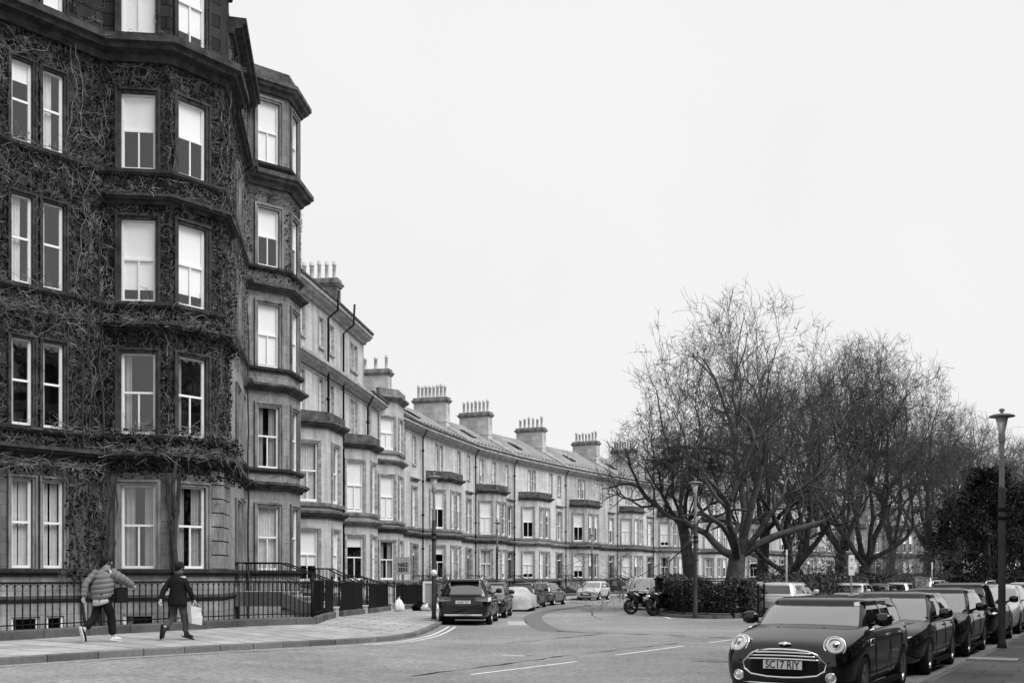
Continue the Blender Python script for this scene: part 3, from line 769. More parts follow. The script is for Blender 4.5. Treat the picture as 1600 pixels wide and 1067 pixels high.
for k, (dx, tx, top) in enumerate(((0, -.5, 8.6), (.1, .35, 6.2), (-.12, -.75, 5.4), (.2, .1, 11.5), (.05, -.1, 5.0), (-.05, .55, 5.2), (.16, -.3, 9.8))):
    P = []; r_ = []; x = dx; m = 14
    for i in range(m + 1):
        t = i / m; s = dx + (tx - dx) * S(t * 1.3) + rg.gauss(0, .05); q = .16 + .06 * math.sin(t * 9 + k)
        c = bA + d38 * (s - .25 if s < .25 else 0) + ((bC - bA).normalized() * max(0, s - .25)); nn = v2(d38.y, -d38.x)
        P.append((c.x + nn.x * q, c.y + nn.y * q, -1.5 + (top + 1.5) * t)); r_.append((.06 if k < 4 else .045) * (1 - .75 * t))
    vine_trunk(P, r_, 'stem', iv1)
# plant that covers the bay
iv2 = thing('climbing_plant', 'leafless creeper over near bay window, its bent trunk rising from the basement', 'climber', (bC.x - .5, bC.y - 1.5, -1.5))
sg = []
for a, c, op in ((bA, bC, o_a), (bC, bD, o_b), (bD, bE, [])):
    sg += creeper(rg, a, c, 4.6, 16.5, op, 4.6); sg += creeper(rg, a, c, 2.0, 4.6, op + ([(0, 3, 0, 5)] if a is bD else []), 1.5, lambda u, z: (z - 1.8) / 2.6)
    sg += clump(rg, a, c, 5.22, .40, 115, .5); sg += clump(rg, a, c, 8.98, .31, 55, .25); sg += clump(rg, a, c, 12.62, .32, 22, .2)
    sg += clump(rg, a, c, 17.02, .62, 8, .15); sg += clump(rg, a, c, 5.75, .18, 55, .5); sg += clump(rg, a, c, 9.5, .16, 14, .25)
ob('twigs', segs_mesh('twigs', sg, M_['vine'], 3), iv2)
lf = []
for a, c, op in ((bA, bC, o_a), (bC, bD, o_b), (bD, bE, [])):
    lf += leafy(rg, a, c, 5.2, 16.2, op, 80, (.01, .1)) + leafy(rg, a, c, 4.5, 5.9, [], 130, (.1, .45)) + leafy(rg, a, c, 8.5, 9.2, [], 90, (.05, .34))
tag(ob('dead_leaves', leaf_mesh('dead_leaves', lf, .06, M_['vine_mat'], 3), iv2), kind='stuff')
nf = v2(d38.y, -d38.x); cb_ = bC + (bA - bC).normalized() * .0
tp = []
for (s, z, q) in ((-1.15, -1.5, 1.7), (-1.05, -.2, 1.65), (-.95, .7, 1.5), (-.7, 1.2, 1.2), (-.3, 1.45, .8), (.02, 1.62, .36), (.08, 1.9, .2), (.02, 2.6, .17), (.1, 3.4, .15), (.0, 4.3, .15), (.05, 5.2, .3)):
    p = bC + d38 * s + nf * q; tp.append((p.x, p.y, z))
vine_trunk(tp, [.13, .12, .12, .11, .1, .1, .1, .085, .075, .06, .04], 'trunk', iv2, 9)
for k in range(5):
    P = []; sgn = rg.choice((-1, 1))
    for i in range(9):
        t = i / 8; s = .05 + sgn * t * rg.uniform(.2, .3) + rg.gauss(0, .03); pp = bC + (d38 * s if s > 0 else (bC - bA).normalized() * s) + nf * (.13 + .03 * math.sin(i)); P.append((pp.x, pp.y, 2.3 + 2.6 * t))
    vine_trunk(P, [.05 * (1 - .7 * i / 8) for i in range(9)], 'stem', iv2, 6)
# plant on the strip and the further bay
iv3 = thing('climbing_plant', 'thin creeper over the upper floors of the further dark bay', 'climber', (A2.x, A2.y - .3, -1.5))
sg = creeper(rg, bE, A2, 8.6, 19.0, [(2.1, 3.7, SILL[f] - .1, HEAD[f] + .2) for f in range(1, 5)], 3.0)
o_c = [(.3, 1.6, SILL[f], HEAD[f] + .2) for f in range(5)]; o_d = [(.2, 1.55, SILL[f], HEAD[f] + .2) for f in range(5)]
fall = lambda u, z: (.8 if z > 12.7 else .28 if z > 8.7 else .2 if z > 5 else .05)
for a, c, op in ((A2, C2, o_c), (C2, D2, o_d), (D2, E2, o_d)):
    sg += creeper(rg, a, c, 4.6, 16.3, op, 4.2, fall); sg += clump(rg, a, c, 12.7, .32, 9, .2); sg += clump(rg, a, c, 5.2, .32, 7, .2)
ob('twigs', segs_mesh('twigs', sg, M_['vine'], 3), iv3)
lf = leafy(rg, bE, A2, 9.4, 18.9, [(2.1, 3.7, SILL[f] - .1, HEAD[f] + .2) for f in range(1, 5)], 60, (.01, .08)) + leafy(rg, A2, C2, 12.8, 16.2, o_c, 70, (.01, .07)) + leafy(rg, C2, D2, 12.8, 16.2, o_d, 70, (.01, .07))
tag(ob('dead_leaves', leaf_mesh('dead_leaves', lf, .05, M_['vine_mat'], 4), iv3), kind='stuff')
P = []
for i in range(16):
    t = i / 15; p = A2 + (A2 - bE).normalized() * -.25 + nsx * (.12 + .02 * math.sin(i * 2)) + (A2 - bE).normalized() * rg.gauss(0, .04); P.append((p.x, p.y, -1.5 + 13 * t))
vine_trunk(P, [.05 * (1 - .6 * i / 15) for i in range(16)], 'stem', iv3, 6)

# ------------------------------------------------------------------ terraced houses of the crescent
WROT = ['B', 'b', 'n', 'b2', 'c', 'B', 'b3', 'n2', 'b4', 'c1', 'B', 'b']
def house(root, pts, m0, m1, bay, flat, floors2, pairs2, zeave=11.3, attic=None, roof=True, chim=True, pots=7, seed=0, stone='light_stone', pipe=(True, False), front_windows=2, bay_top=8.6, bay_floors=2, edge_stone='sooty_trim'):
    """pts: wall line (2-3 plan points); bay=(edge, u0, p, front); flat: [(edge, u, kind)] columns beside the bay"""
    rr = random.Random(seed); wl = MB(); tr = Runs('string_course', 'mid_trim', root); GF, F1, F2 = (1.5, 3.65), (4.87, 7.35), (8.85, 10.65)
    top = attic or zeave
    def wk(): return WROT[rr.randrange(len(WROT))]
    bay_path = None; full = []
    for e in range(len(pts) - 1):
        a, c = pts[e], pts[e + 1]; d = (c - a).normalized(); n = Vector((d.y, -d.x)); Ln = (c - a).length; ops = []
        for (ee, u, kind) in flat:
            if ee != e: continue
            if kind == 'door': ops.append((u - .6, u + .6, .75, 3.65, 'door'))
            if kind in ('win', 'door'):
                if kind == 'win': ops.append((u - .5, u + .5, *GF, wk()))
                ops.append((u - .48, u + .48, *F1, wk()))
        for (ee, u, w_) in pairs2:
            if ee == e:
                ops.append((u - w_ / 2, u + w_ / 2, *F2, wk(), False))
                if attic: ops.append((u - w_ / 2, u + w_ / 2, 12.15, 13.45, wk(), False))
        segs = [(0, Ln, -1.6)]; full.append(a)
        if bay and bay[0] == e:
            _, u0, p, fr = bay; ue = u0 + 2 * p + fr
            segs = [(0, u0, -1.6), (u0, ue, bay_top - .05), (ue, Ln, -1.6)]
            B = [a + d * u0, a + d * (u0 + p) + n * p, a + d * (u0 + p + fr) + n * p, a + d * ue]; bay_path = B; full += B
            for k in range(3):
                q, r = B[k], B[k + 1]; dd = (r - q).normalized(); ll = (r - q).length; bo = []
                fl = [GF, F1] + ([F2] if bay_floors == 3 else [])
                for z0, z1 in fl:
                    if k == 1 and front_windows == 2: bo += [(ll * .27 - .36, ll * .27 + .36, z0, z1, wk(), False), (ll * .73 - .36, ll * .73 + .36, z0, z1, wk(), False)]
                    else: bo.append((ll / 2 - .47, ll / 2 + .47, z0, z1, wk()))
                panel(wl, q, r, -1.6, bay_top, bo, 0, 1, 2)
                for o in bo: surround(put_window(root, q, dd, *o[:5], o[5] if len(o) > 5 else True), q, r, o, .13, .045, 'light_trim', False)
            wl.face([(x.x, x.y, bay_top) for x in B[::-1]], 1)
        for s0, s1, z0 in segs:
            oo = [(o[0] - s0, o[1] - s0) + tuple(o[2:]) for o in ops if o[0] >= s0 - .01 and o[1] <= s1 + .01]
            if s1 - s0 < .02: continue
            q, r = a + d * s0, a + d * s1
            panel(wl, q, r, z0, top, oo, 0, 1, 2, uo=s0)
            for o in oo:
                if o[2] < z0: continue
                if o[4] == 'door': surround(put_door(root, q, d, *o[:4]), q, r, o, .16, .06, 'light_trim', False)
                else:
                    wo = put_window(root, q, d, *o[:5], o[5] if len(o) > 5 else True, .14)
                    if o[3] < 8: surround(wo, q, r, o, .13, .045)
                    else: surround(wo, q, r, o, .07, .02)
    full.append(pts[-1])
    base = list(pts)
    # side (party) walls, back wall
    dep = 8.6; i0, i1 = pts[0] - m0 * dep, pts[-1] - m1 * dep
    panel(wl, i0, pts[0], -1.6, top, [], 0); panel(wl, pts[-1], i1, -1.6, top, [], 0); panel(wl, i1, i0, -1.6, top, [], 0)
    wl.build('wall', [M_[stone], M_['light_trim'], M_['interior']], root)
    Runs('string_course', 'sooty_trim' if seed % 3 else 'mid_trim', root).sweep(full, cornice(4.15, .32, .3)); tr.sweep(full, [(.002, 4.66), (.12, 4.66), (.14, 4.8), (.002, 4.84)])
    tr.sweep(full, [(.002, 1.3), (.08, 1.3), (.1, 1.44), (.002, 1.47)])
    ev = Runs('eaves_cornice', 'light_trim', root); ev.sweep(base, [(.002, 10.78), (.04, 10.78), (.04, 10.86), (.002, 10.86)]); ev.sweep(base, cornice(zeave - .35, .42, .5))
    if attic: ev.sweep(base, cornice(attic - .4, .5, .5))
    gt = MB(); zt = attic or zeave
    gt.sweep(base, [(.38, zt + .1), (.56, zt + .1), (.56, zt + .2), (.38, zt + .2)]); gt.build('gutter', M_['sooty_trim'], root)
    if bay_path:
        bp = Runs('bay_parapet', edge_stone, root); bp.sweep(bay_path, cornice(bay_top - .62, .3, .32), 0); bp.sweep(bay_path, [(.002, bay_top - .3), (.1, bay_top - .3), (.1, bay_top + .08), (-.15, bay_top + .1), (-.15, bay_top - .1)])
        if bay_floors == 3:
            b2 = Runs('string_course', 'mid_trim', root); b2.sweep(bay_path, cornice(8.0, .28, .28)); b2.sweep(bay_path, [(.002, 8.6), (.12, 8.6), (.14, 8.74), (.002, 8.78)])
        # small cornice hood over the first-floor window beside the bay
        for (ee, u, kind) in flat:
            a, c = pts[ee], pts[ee + 1]; d = (c - a).normalized(); hb = MB(); hb.sweep([a + d * (u - .8), a + d * (u + .8)], cornice(7.75, .2, .22)); hb.build('window_hood', M_['mid_trim'], root)
    # roof
    if roof:
        rb = MB(); z0 = zt + .12; rg_ = 4.3; zr = z0 + 2.75 if not attic else z0 + 1.2
        mm = [m0] + [((pts[i] - pts[i - 1]).normalized() + (pts[i + 1] - pts[i]).normalized()).normalized() for i in range(1, len(pts) - 1)] + [m1]
        mm = [m0] + [Vector((x.y, -x.x)) for x in mm[1:-1]] + [m1]
        for i in range(len(pts) - 1):
            a, c = pts[i] + mm[i] * .3, pts[i + 1] + mm[i + 1] * .3; e, f = pts[i] - mm[i] * rg_, pts[i + 1] - mm[i + 1] * rg_; g_, h_ = pts[i] - mm[i] * dep, pts[i + 1] - mm[i + 1] * dep
            ll = (c - a).length; sl = math.hypot(rg_ + .3, zr - z0)
            rb.face([(a.x, a.y, z0), (c.x, c.y, z0), (f.x, f.y, zr), (e.x, e.y, zr)], 0, [(0, 0), (ll, 0), (ll, sl), (0, sl)])
            rb.face([(e.x, e.y, zr), (f.x, f.y, zr), (h_.x, h_.y, z0), (g_.x, g_.y, z0)], 0, [(0, 0), (ll, 0), (ll, sl), (0, sl)])
        for q, mq in ((pts[0], m0), (pts[-1], m1)):
            a, e, h_ = q + mq * .3, q - mq * rg_, q - mq * dep
            rb.face([(a.x, a.y, z0), (e.x, e.y, zr), (h_.x, h_.y, z0)], 0)
        ro = rb.build('roof', M_['slate'], root)
        # snow guard / roof brackets along the eaves and a skylight
        sg_ = MB(); a, c = pts[0], pts[-1]
        if not attic:
            dq = (c - a).normalized(); nq = Vector((dq.y, -dq.x))
            for k in range(int((c - a).length / .7)):
                p = a + dq * (.35 + k * .7) - nq * .5; zz = z0 + .8 * (zr - z0) / (rg_ + .3); sg_.box(p.x - .08, p.x + .08, p.y - .08, p.y + .08, zz - .12, zz + .13)
            tag(sg_.build('roof_bracket', M_['slate'], ro), kind='stuff')
            u = (c - a).length * rr.uniform(.3, .6); p = a + dq * u - nq * 2.2; slope = math.atan2(zr - z0, rg_ + .3)
            Mx = Matrix(((dq.x, -nq.x * math.cos(slope), nq.x * math.sin(slope), p.x), (dq.y, -nq.y * math.cos(slope), nq.y * math.sin(slope), p.y), (0, math.sin(slope), math.cos(slope), z0 + 2.5 * (zr - z0) / (rg_ + .3)), (0, 0, 0, 1)))
            sk = MB(); sk.box(-.4, .4, -.6, .6, -.05, .1); so_ = sk.build('skylight', M_['cast_iron'], ro, Mx); s2 = MB(); s2.box(-.34, .34, -.54, .54, .101, .106); s2.build('pane', M_['pane'], so_, Mx)
        # raised coping (skew) on the party wall
        cp = MB(); mq = m1; q = pts[-1]; dq = Vector((-mq.y, mq.x)).normalized() * .14
        for (x0, za), (x1, zb_) in (((.25, z0 + .05), (-rg_, zr + .05)), ((-rg_, zr + .05), (-dep, z0 + .05))):
            a, e = q + mq * x0, q + mq * x1
            for q4 in ([a - dq, e - dq, e + dq, a + dq],):
                lo = [(q4[0].x, q4[0].y, za - .2), (q4[1].x, q4[1].y, zb_ - .2), (q4[2].x, q4[2].y, zb_ - .2), (q4[3].x, q4[3].y, za - .2)]; hi = [(x, y, z + .36) for x, y, z in lo]
                cp.face(hi); cp.face(lo[::-1])
                for k in range(4): cp.face([lo[k], lo[(k + 1) % 4], hi[(k + 1) % 4], hi[k]])
        cp.build('skew_coping', M_['render'], root)
    if chim: chimney(root, pts[-1], m1, *((2.2, 4.9, zt + .2, 14.9) if not attic else (1.35, 3.9, 14.6, 17.0)), pots, rr, 'render' if not attic else 'mid_stone')
    for k, on in enumerate(pipe):
        if not on: continue
        q, d = (pts[0], (pts[1] - pts[0]).normalized()) if k == 0 else (pts[-1], (pts[-1] - pts[-2]).normalized()); n = Vector((d.y, -d.x))
        p = q + d * (.28 if k == 0 else -.35) + n * .16; pb = MB(); pb.tube([(p.x, p.y, -.2), (p.x, p.y, zeave - .6), (p.x + n.x * .3, p.y + n.y * .3, zeave - .1)] if not attic else [(p.x, p.y, -.2), (p.x, p.y, attic - .7), (p.x + n.x * .45, p.y + n.y * .45, attic - .35), (p.x + n.x * .5, p.y + n.y * .5, attic + .55)], .05, 8)
        for z in (1.2, 3.4, 5.6, 7.8, 9.8): pb.tube([(p.x, p.y, z), (p.x, p.y, z + .14)], .088, 8)
        pb.build('downpipe', M_['cast_iron'], root)

def chimney(root, q, mq, b0, b1, zb, zt, npots, rr, mt='render'):
    u = mq.normalized(); v = Vector((-u.y, u.x)); c = q - mq * ((b0 + b1) / 2); Lh = (b1 - b0) / 2
    M = Matrix(((u.x, v.x, 0, c.x), (u.y, v.y, 0, c.y), (0, 0, 1, 0), (0, 0, 0, 1)))
    b = MB(); b.box(-Lh, Lh, -.36, .36, zb - 1.0, zt); b.box(-Lh - .04, Lh + .04, -.40, .40, zb + 1.9, zb + 2.05) if zt - zb > 2.6 else None
    o = b.build('chimney', M_[mt], root, M)
    cb = MB(); cb.box(-Lh - .08, Lh + .08, -.44, .44, zt + .002, zt + .12); cb.box(-Lh - .15, Lh + .15, -.52, .52, zt + .122, zt + .24); cb.box(-Lh - .05, Lh + .05, -.4, .4, zt + .242, zt + .42); cb.build('chimney_cap', M_['mid_trim'], o, M)
    for k in range(npots):
        x = -Lh + .25 + (2 * Lh - .5) * k / max(1, npots - 1); h = rr.choice((.85, .95, 1.0, 1.05)); r = rr.uniform(.098, .12)
        pt = MB(); pt.lathe([(r * 1.15, 0), (r * 1.15, .1), (r, .13), (r * .92, h * .75), (r * 1.2, h * .78), (r * 1.2, h * .86), (r, h * .88), (r, h), (r * .75, h), (r * .75, h - .25), (0, h - .25)], 10)
        pt.build('chimney_pot', M_['clay'], o, M @ Matrix.Translation((x, 0, zt + .42)))

HG = 'terraced houses of the crescent'
def hthing(label, p): return thing('terraced_house', label, 'house', (p.x, p.y, 0), HG)
h1 = hthing('pale four-storey terraced house right beside the dark tenement', T0)
house(h1, [T0, T1], MT[0], MT[1], (0, .2, 1.29, 2.3), [], None, [(0, 1.2, .6), (0, 2.0, .6), (0, 4.7, .6)], attic=14.3, chim=False, seed=11, pipe=(False, True), front_windows=1)
h2 = hthing('pale four-storey terraced house where the tall attic storey ends', T1)
house(h2, [T1, T2], MT[1], MT[2], (0, 2.54, 1.1, 2.0), [(0, 1.35, 'door')], None, [(0, .75, .6), (0, 4.6, .6), (0, 5.35, .6)], attic=14.3, chim=True, pots=6, seed=12, pipe=(False, False), front_windows=1)
pb = MB(); d = (T2 - T1).normalized(); n = Vector((d.y, -d.x)); p = T1 + d * 2.45 + n * .14
pb.tube([(p.x, p.y, -.2), (p.x, p.y, 13.5), (p.x + n.x * .5, p.y + n.y * .5, 13.9), (p.x + n.x * .55, p.y + n.y * .55, 14.9)], .05, 8); pb.build('downpipe', M_['cast_iron'], h2)
h3 = hthing('pale terraced house with the three-storey bay, next to the attic house', T2)
house(h3, [T2, T2m, PJ[0]], MT[2], MT[3], (0, 3.6, .9, 2.2), [(1, 4.2, 'door')], None, [(0, 1.2, .6), (1, 2.0, .6), (1, 4.2, .7)], seed=13, pots=4, pipe=(True, True), front_windows=1, bay_top=12.2, bay_floors=3, edge_stone='mid_trim')
HL = ['terraced house behind the street lamp beside the parked black car', 'terraced house behind the second lamp post of the crescent', 'terraced house fourth along from the attic house, behind the compact cars',
      'terraced house behind the far thin lamp post', 'terraced house behind the silver car and walking man', 'terraced house behind the leaning dark tree trunk',
      'terraced house just left of the largest tree trunk', 'terraced house right behind the largest tree trunk', 'terraced house behind the forked low trunk in the garden', 'terraced house behind the parking sign post',
      'terraced house seen between garden trunks beyond the tall car', 'far terraced house seen left of the dark evergreen', 'far terraced house behind the dark evergreen', 'farthest terraced house at the right edge']
hr = random.Random(5)
for i in range(len(PJ) - 1):
    a, c = PJ[i], PJ[i + 1]; Ln = (c - a).length; h = hthing(HL[i], a); far = i >= 7
    u0 = .35 if Ln < 8.6 else .8; fr = 2.3 if Ln < 8.6 else 2.6; p = 1.05 if Ln < 8.6 else 1.2; ud = Ln * .86 if Ln > 8.6 else Ln - .95
    house(h, [a, c], MT[3 + i], MT[4 + i], (0, u0, p, fr), [(0, ud, 'door')], None, [(0, u0 + p + fr / 2 - .45, .6), (0, u0 + p + fr / 2 + .45, .6), (0, (u0 + 2 * p + fr + ud) / 2 - .2 if Ln > 8.6 else u0 + 2 * p + fr, .6), (0, ud, .65)] if i != 1 else [(0, 1.2, .65), (0, 3.6, .65), (0, 6.3, .65)],
          seed=100 + i, pots=[8, 7, 6, 7, 8, 7][i % 6], pipe=(False, True), stone='light_stone%d' % (i * 3 % 4) if i < 9 else 'mid_stone')

# ------------------------------------------------------------------ railings, boards and entrance steps
def railing(name, label, path, group, boards=(), h=1.05, step=.17, twin=False, plate=False, bar_r=.011, plinth=True, posts=True, base=None):
    path = [Vector(p) for p in path]; cum = [0]
    for a, c in zip(path[:-1], path[1:]): cum.append(cum[-1] + (c - a).length)
    Ln = cum[-1]; bz = base or (lambda p: pz(*p) + .2)
    def at(s):
        s = max(0, min(Ln, s))
        for i in range(len(path) - 1):
            if s <= cum[i + 1] + 1e-9:
                t = (s - cum[i]) / max(1e-9, cum[i + 1] - cum[i]); return path[i].lerp(path[i + 1], t), (path[i + 1] - path[i]).normalized()
        return path[-1], (path[-1] - path[-2]).normalized()
    r = thing(name, label, 'railing', (path[0].x, path[0].y, pz(*path[0])), group)
    N = max(2, int(Ln / 1.0)); line = [at(Ln * k / N)[0] for k in range(N + 1)]
    if plinth:
        b = MB()
        for p, q in zip(line[:-1], line[1:]):
            d = (q - p).normalized(); n = Vector((d.y, -d.x)); z0, z1 = bz(p), bz(q)
            for A in ([(p + n * .14, z0 - .5), (q + n * .14, z1 - .5), (q + n * .14, z1 - .03), (p + n * .14, z0 - .03)], [(p + n * .14, z0 - .03), (q + n * .14, z1 - .03), (q + n * .11, z1), (p + n * .11, z0)], [(p + n * .11, z0), (q + n * .11, z1), (q - n * .14, z1), (p - n * .14, z0)], [(p - n * .14, z0), (q - n * .14, z1), (q - n * .14, -1.6), (p - n * .14, -1.6)]):
                b.face([(x.x, x.y, z) for x, z in A])
        for p, q, sg_ in ((line[0], line[1], 1), (line[-1], line[-2], -1)):
            d = (q - p).normalized(); n = Vector((d.y, -d.x)) * sg_; z0 = bz(p); A = [(p + n * .14, z0 - .5), (p + n * .14, z0), (p - n * .14, z0), (p - n * .14, z0 - .5)]
            b.face([(x.x, x.y, z) for x, z in (A if sg_ > 0 else A[::-1])])
        b.build('plinth', M_['plinth'], r)
    b = MB(); b.tube([(p.x, p.y, bz(p) + h) for p in line], .026, 6); b.build('top_rail', M_['cast_iron'], r)
    b = MB(); b.tube([(p.x, p.y, bz(p) + .1) for p in line], .014, 4); b.build('bottom_rail', M_['cast_iron'], r)
    b = MB(); n_ = int(Ln / step)
    for k in range(n_ + 1):
        s = Ln * k / max(1, n_)
        if any(x0 < s < x1 for x0, x1 in boards): continue
        p, d = at(s); z = bz(p)
        b.tube([(p.x, p.y, z), (p.x, p.y, z + h)], bar_r, 5, cap=False)
        if twin:
            b.lathe([(.011, z + .38), (.02, z + .42), (.011, z + .46)], 5, Matrix.Translation((p.x, p.y, 0))); 
            b.lathe([(.011, z + .74), (.02, z + .78), (.011, z + .82)], 5, Matrix.Translation((p.x, p.y, 0)))
            if k < n_:
                q2, _ = at(s + step / 2); arc = [((p.lerp(q2, 2 * t / 6)).x, (p.lerp(q2, 2 * t / 6)).y, z + h - .10 + .075 * math.sin(math.pi * t / 6)) for t in range(7)]
                b.tube(arc, .008, 3, cap=False)
    if b.f: tag(b.build('bars', M_['cast_iron'], r), kind='stuff' if n_ > 100 else None)
    for s in ([0, Ln] if posts else []):
        p, d = at(s); z = bz(p); pb = MB(); pb.tube([(p.x, p.y, z), (p.x, p.y, z + h + .06)], .035, 6); pb.lathe([(.05, z + h + .05), (.055, z + h + .1), (.0, z + h + .17)], 8, Matrix.Translation((p.x, p.y, 0))); pb.build('post', M_['cast_iron'], r)
    for x0, x1 in boards:
        b = MB(); p, d = at(x0); q, _ = at(x1); d = (q - p).normalized(); n = Vector((d.y, -d.x)); z = bz(p.lerp(q, .5)); M = Matrix(((d.x, n.x, 0, p.x), (d.y, n.y, 0, p.y), (0, 0, 1, z), (0, 0, 0, 1)))
        b.box(0, (q - p).length, .03, .05, .04, h - .02); b.box(0, (q - p).length, .051, .065, h * .52, h * .54); b.build('board', M_['black_paint'], r, M)
    return r, at

RGp = 'black iron railings along the basement areas'
rl, at = railing('iron_railing', 'long black iron railing with arched bars in front of the dark tenement', [v2(-22.5, 1.65), v2(-5.82, 32.2)], RGp, h=1.0, step=.19, twin=True, bar_r=.015)
# enamel hydrant plate on the railing
p, d = at(29.15); n = Vector((d.y, -d.x)); M = Matrix(((d.x, n.x, 0, p.x), (d.y, n.y, 0, p.y), (0, 0, 1, pz(*p) + .2), (0, 0, 0, 1)))
hp = tag(ob('hydrant_sign', None, None, M), 'small pale plate with the letter H on the near railing', 'sign'); hp.empty_display_size = .1
b = MB(); b.box(-.12, .12, .03, .036, .68, .98); b.build('sign_plate', M_['sign_grey'], hp, M)
def text(body, size, parent, M, mat, name='lettering', ext=.002, align='CENTER', sx=1.0, bold=.012):
    cu = bpy.data.curves.new(name, 'FONT'); cu.body = body; cu.size = size; cu.extrude = ext; cu.align_x = align; cu.align_y = 'CENTER'; cu.offset = size * bold
    cu.resolution_u = 4; cu.materials.append(M_[mat]); tmp = bpy.data.objects.new('tmp', cu); col.objects.link(tmp)
    dg = bpy.context.evaluated_depsgraph_get(); dg.update(); me = bpy.data.meshes.new_from_object(tmp.evaluated_get(dg)); bpy.data.objects.remove(tmp); me.name = name
    return ob(name, me, parent, M @ Matrix.Diagonal((sx, 1, 1, 1)))
def face_frame(c, right, up):
    """text frame: x along 'right', y along 'up', z out of the face"""
    r = Vector(right).normalized(); u = Vector(up).normalized(); f = r.cross(u); return Matrix(((r.x, u.x, f.x, c[0]), (r.y, u.y, f.y, c[1]), (r.z, u.z, f.z, c[2]), (0, 0, 0, 1)))
text('H', .22, hp, face_frame((p.x + n.x * .04, p.y + n.y * .04, pz(*p) + .2 + .83), (d.x, d.y, 0), (0, 0, 1)), 'ink')

def steps(label, foot, head, width, z0, z1, land, rails=True, group='entrance steps with iron handrails'):
    """a flight from the pavement (foot) up to a landing and across to the door (head)"""
    foot, head = Vector(foot), Vector(head); d = (head - foot); Ln = d.length; d.normalize(); n = Vector((d.y, -d.x))
    r = thing('entrance_steps', label, 'steps', (foot.x, foot.y, z0), group); M = Matrix(((d.x, n.x, 0, foot.x), (d.y, n.y, 0, foot.y), (0, 0, 1, 0), (0, 0, 0, 1)))
    run = Ln - land; k = max(3, int(round((z1 - z0) / .17))); b = MB()
    for i in range(k):
        x = run * i / k; z = z0 + (z1 - z0) * (i + 1) / k
        b.box(x, run if i < k - 1 else Ln, -width / 2, width / 2, z - (z1 - z0) / k - (.05 if i else .3), z - .002 * 0, 0, None)
        b.box(x - .03, x + .05, -width / 2 - .03, width / 2 + .03, z - .05, z + .003, 0)
    b.build('treads', M_['light_trim'], r, M)
    for sx in (-1, 1):
        u = MB(); y0, y1 = (-width / 2 - .1, -width / 2 - .035) if sx < 0 else (width / 2 + .035, width / 2 + .1)
        pr = [(0, z0 - .45), (run, z1 - .5), (Ln, z1 - .5), (Ln, z1 - .02), (run, z1 - .02), (0, z0 - .02)]
        u.face([(x, y0, z) for x, z in pr][::-1]); u.face([(x, y1, z) for x, z in pr])
        for q, w_ in zip(pr, pr[1:] + pr[:1]): u.face([(q[0], y0, q[1]), (w_[0], y0, w_[1]), (w_[0], y1, w_[1]), (q[0], y1, q[1])])
        u.build('stringer', M_['plinth'], r, M)
    if rails:
        for y in (-width / 2 - .05, width / 2 + .05):
            hr_ = MB(); H = .96
            hr_.tube([(-.1, y, z0 + H), (run, y, z1 + H), (Ln, y, z1 + H)], .028, 6)
            m = int(Ln / .15)
            for j in range(m):
                x = Ln * (j + .5) / m; z = z0 + (z1 - z0) * min(1, x / run); hr_.tube([(x, y, z - .02), (x, y, z + H)], .011, 5, cap=False)
            hr_.tube([(0, y, z0 + .52), (run, y, z1 + .46), (Ln, y, z1 + .46)], .011, 4)
            hr_.build('handrail', M_['cast_iron'], r, M)
    return r
zf = pz(-6.1, 38.2)
steps('stone steps rising to the door between the two dark bays', (-6.05, 38.25), (-9.35, 38.05), 1.5, zf + .15, 1.2, 1.5)
railing('iron_railing', 'short black railing with one board left of the first entrance steps', [v2(-5.82, 32.35), v2(-5.95, 34.5), v2(-6.08, 37.4)], RGp, [(2.9, 5.0)])
railing('iron_railing', 'black boarded railing between the first and second entrance steps', [v2(-6.1, 39.1), v2(-6.1, 44.2), v2(-6.1, 44.9)], RGp, [(.2, 3.0), (3.1, 5.6)])
steps('stone steps in front of the house beside the dark tenement', (-6.05, 45.7), (-8.5, 45.75), 1.3, pz(-6, 45.7) + .15, 1.05, 1.0)
railing('iron_railing', 'black boarded railing between the second and third entrance steps', [v2(-6.08, 46.5), v2(-6.0, 50.6), v2(-5.85, 52.1)], RGp, [(.2, 2.7), (2.8, 5.4)])
steps('stone steps behind the white rubbish bag', (-5.7, 52.9), (-8.45, 52.9), 1.3, pz(-5.7, 52.9) + .15, .75, 1.1)
railing('iron_railing', 'black boarded railing behind the heap of rubbish bags', [v2(-5.72, 53.7), v2(-5.25, 59), v2(-4.5, 66.2), v2(-3.95, 69.4)], RGp, [(.3, 3), (3.1, 6.0), (6.1, 9), (9.1, 12.2)])
dmm = (PJ[0] - T2m).normalized(); dn = T2m + dmm * 4.2; nn = Vector((dmm.y, -dmm.x)); ft = dn + nn * 2.45
steps('stone steps to the door of the house with the three-storey bay', ft, dn + nn * .05, 1.3, pz(*ft) + .15, .75, 1.0)
RLb = ['black railing beside the lamp post near the parked black car', 'black railing behind the covered car', 'black railing behind the compact cars parked nose to tail', 'black railing behind the silver car',
       'black railing behind the walking man in the distance', 'black railing behind the motorcycles and pale van', 'far black railing left of the largest tree trunk', 'far black railing right of the largest tree trunk']
SLb = ['far stone steps beside the twiggy shrubs', 'far stone steps behind the covered car', 'far stone steps behind the compact cars', 'far stone steps behind the silver car', 'far stone steps behind the walking man', 'far stone steps behind the motorcycles', 'far stone steps left of the largest trunk', 'far stone steps right of the largest trunk']
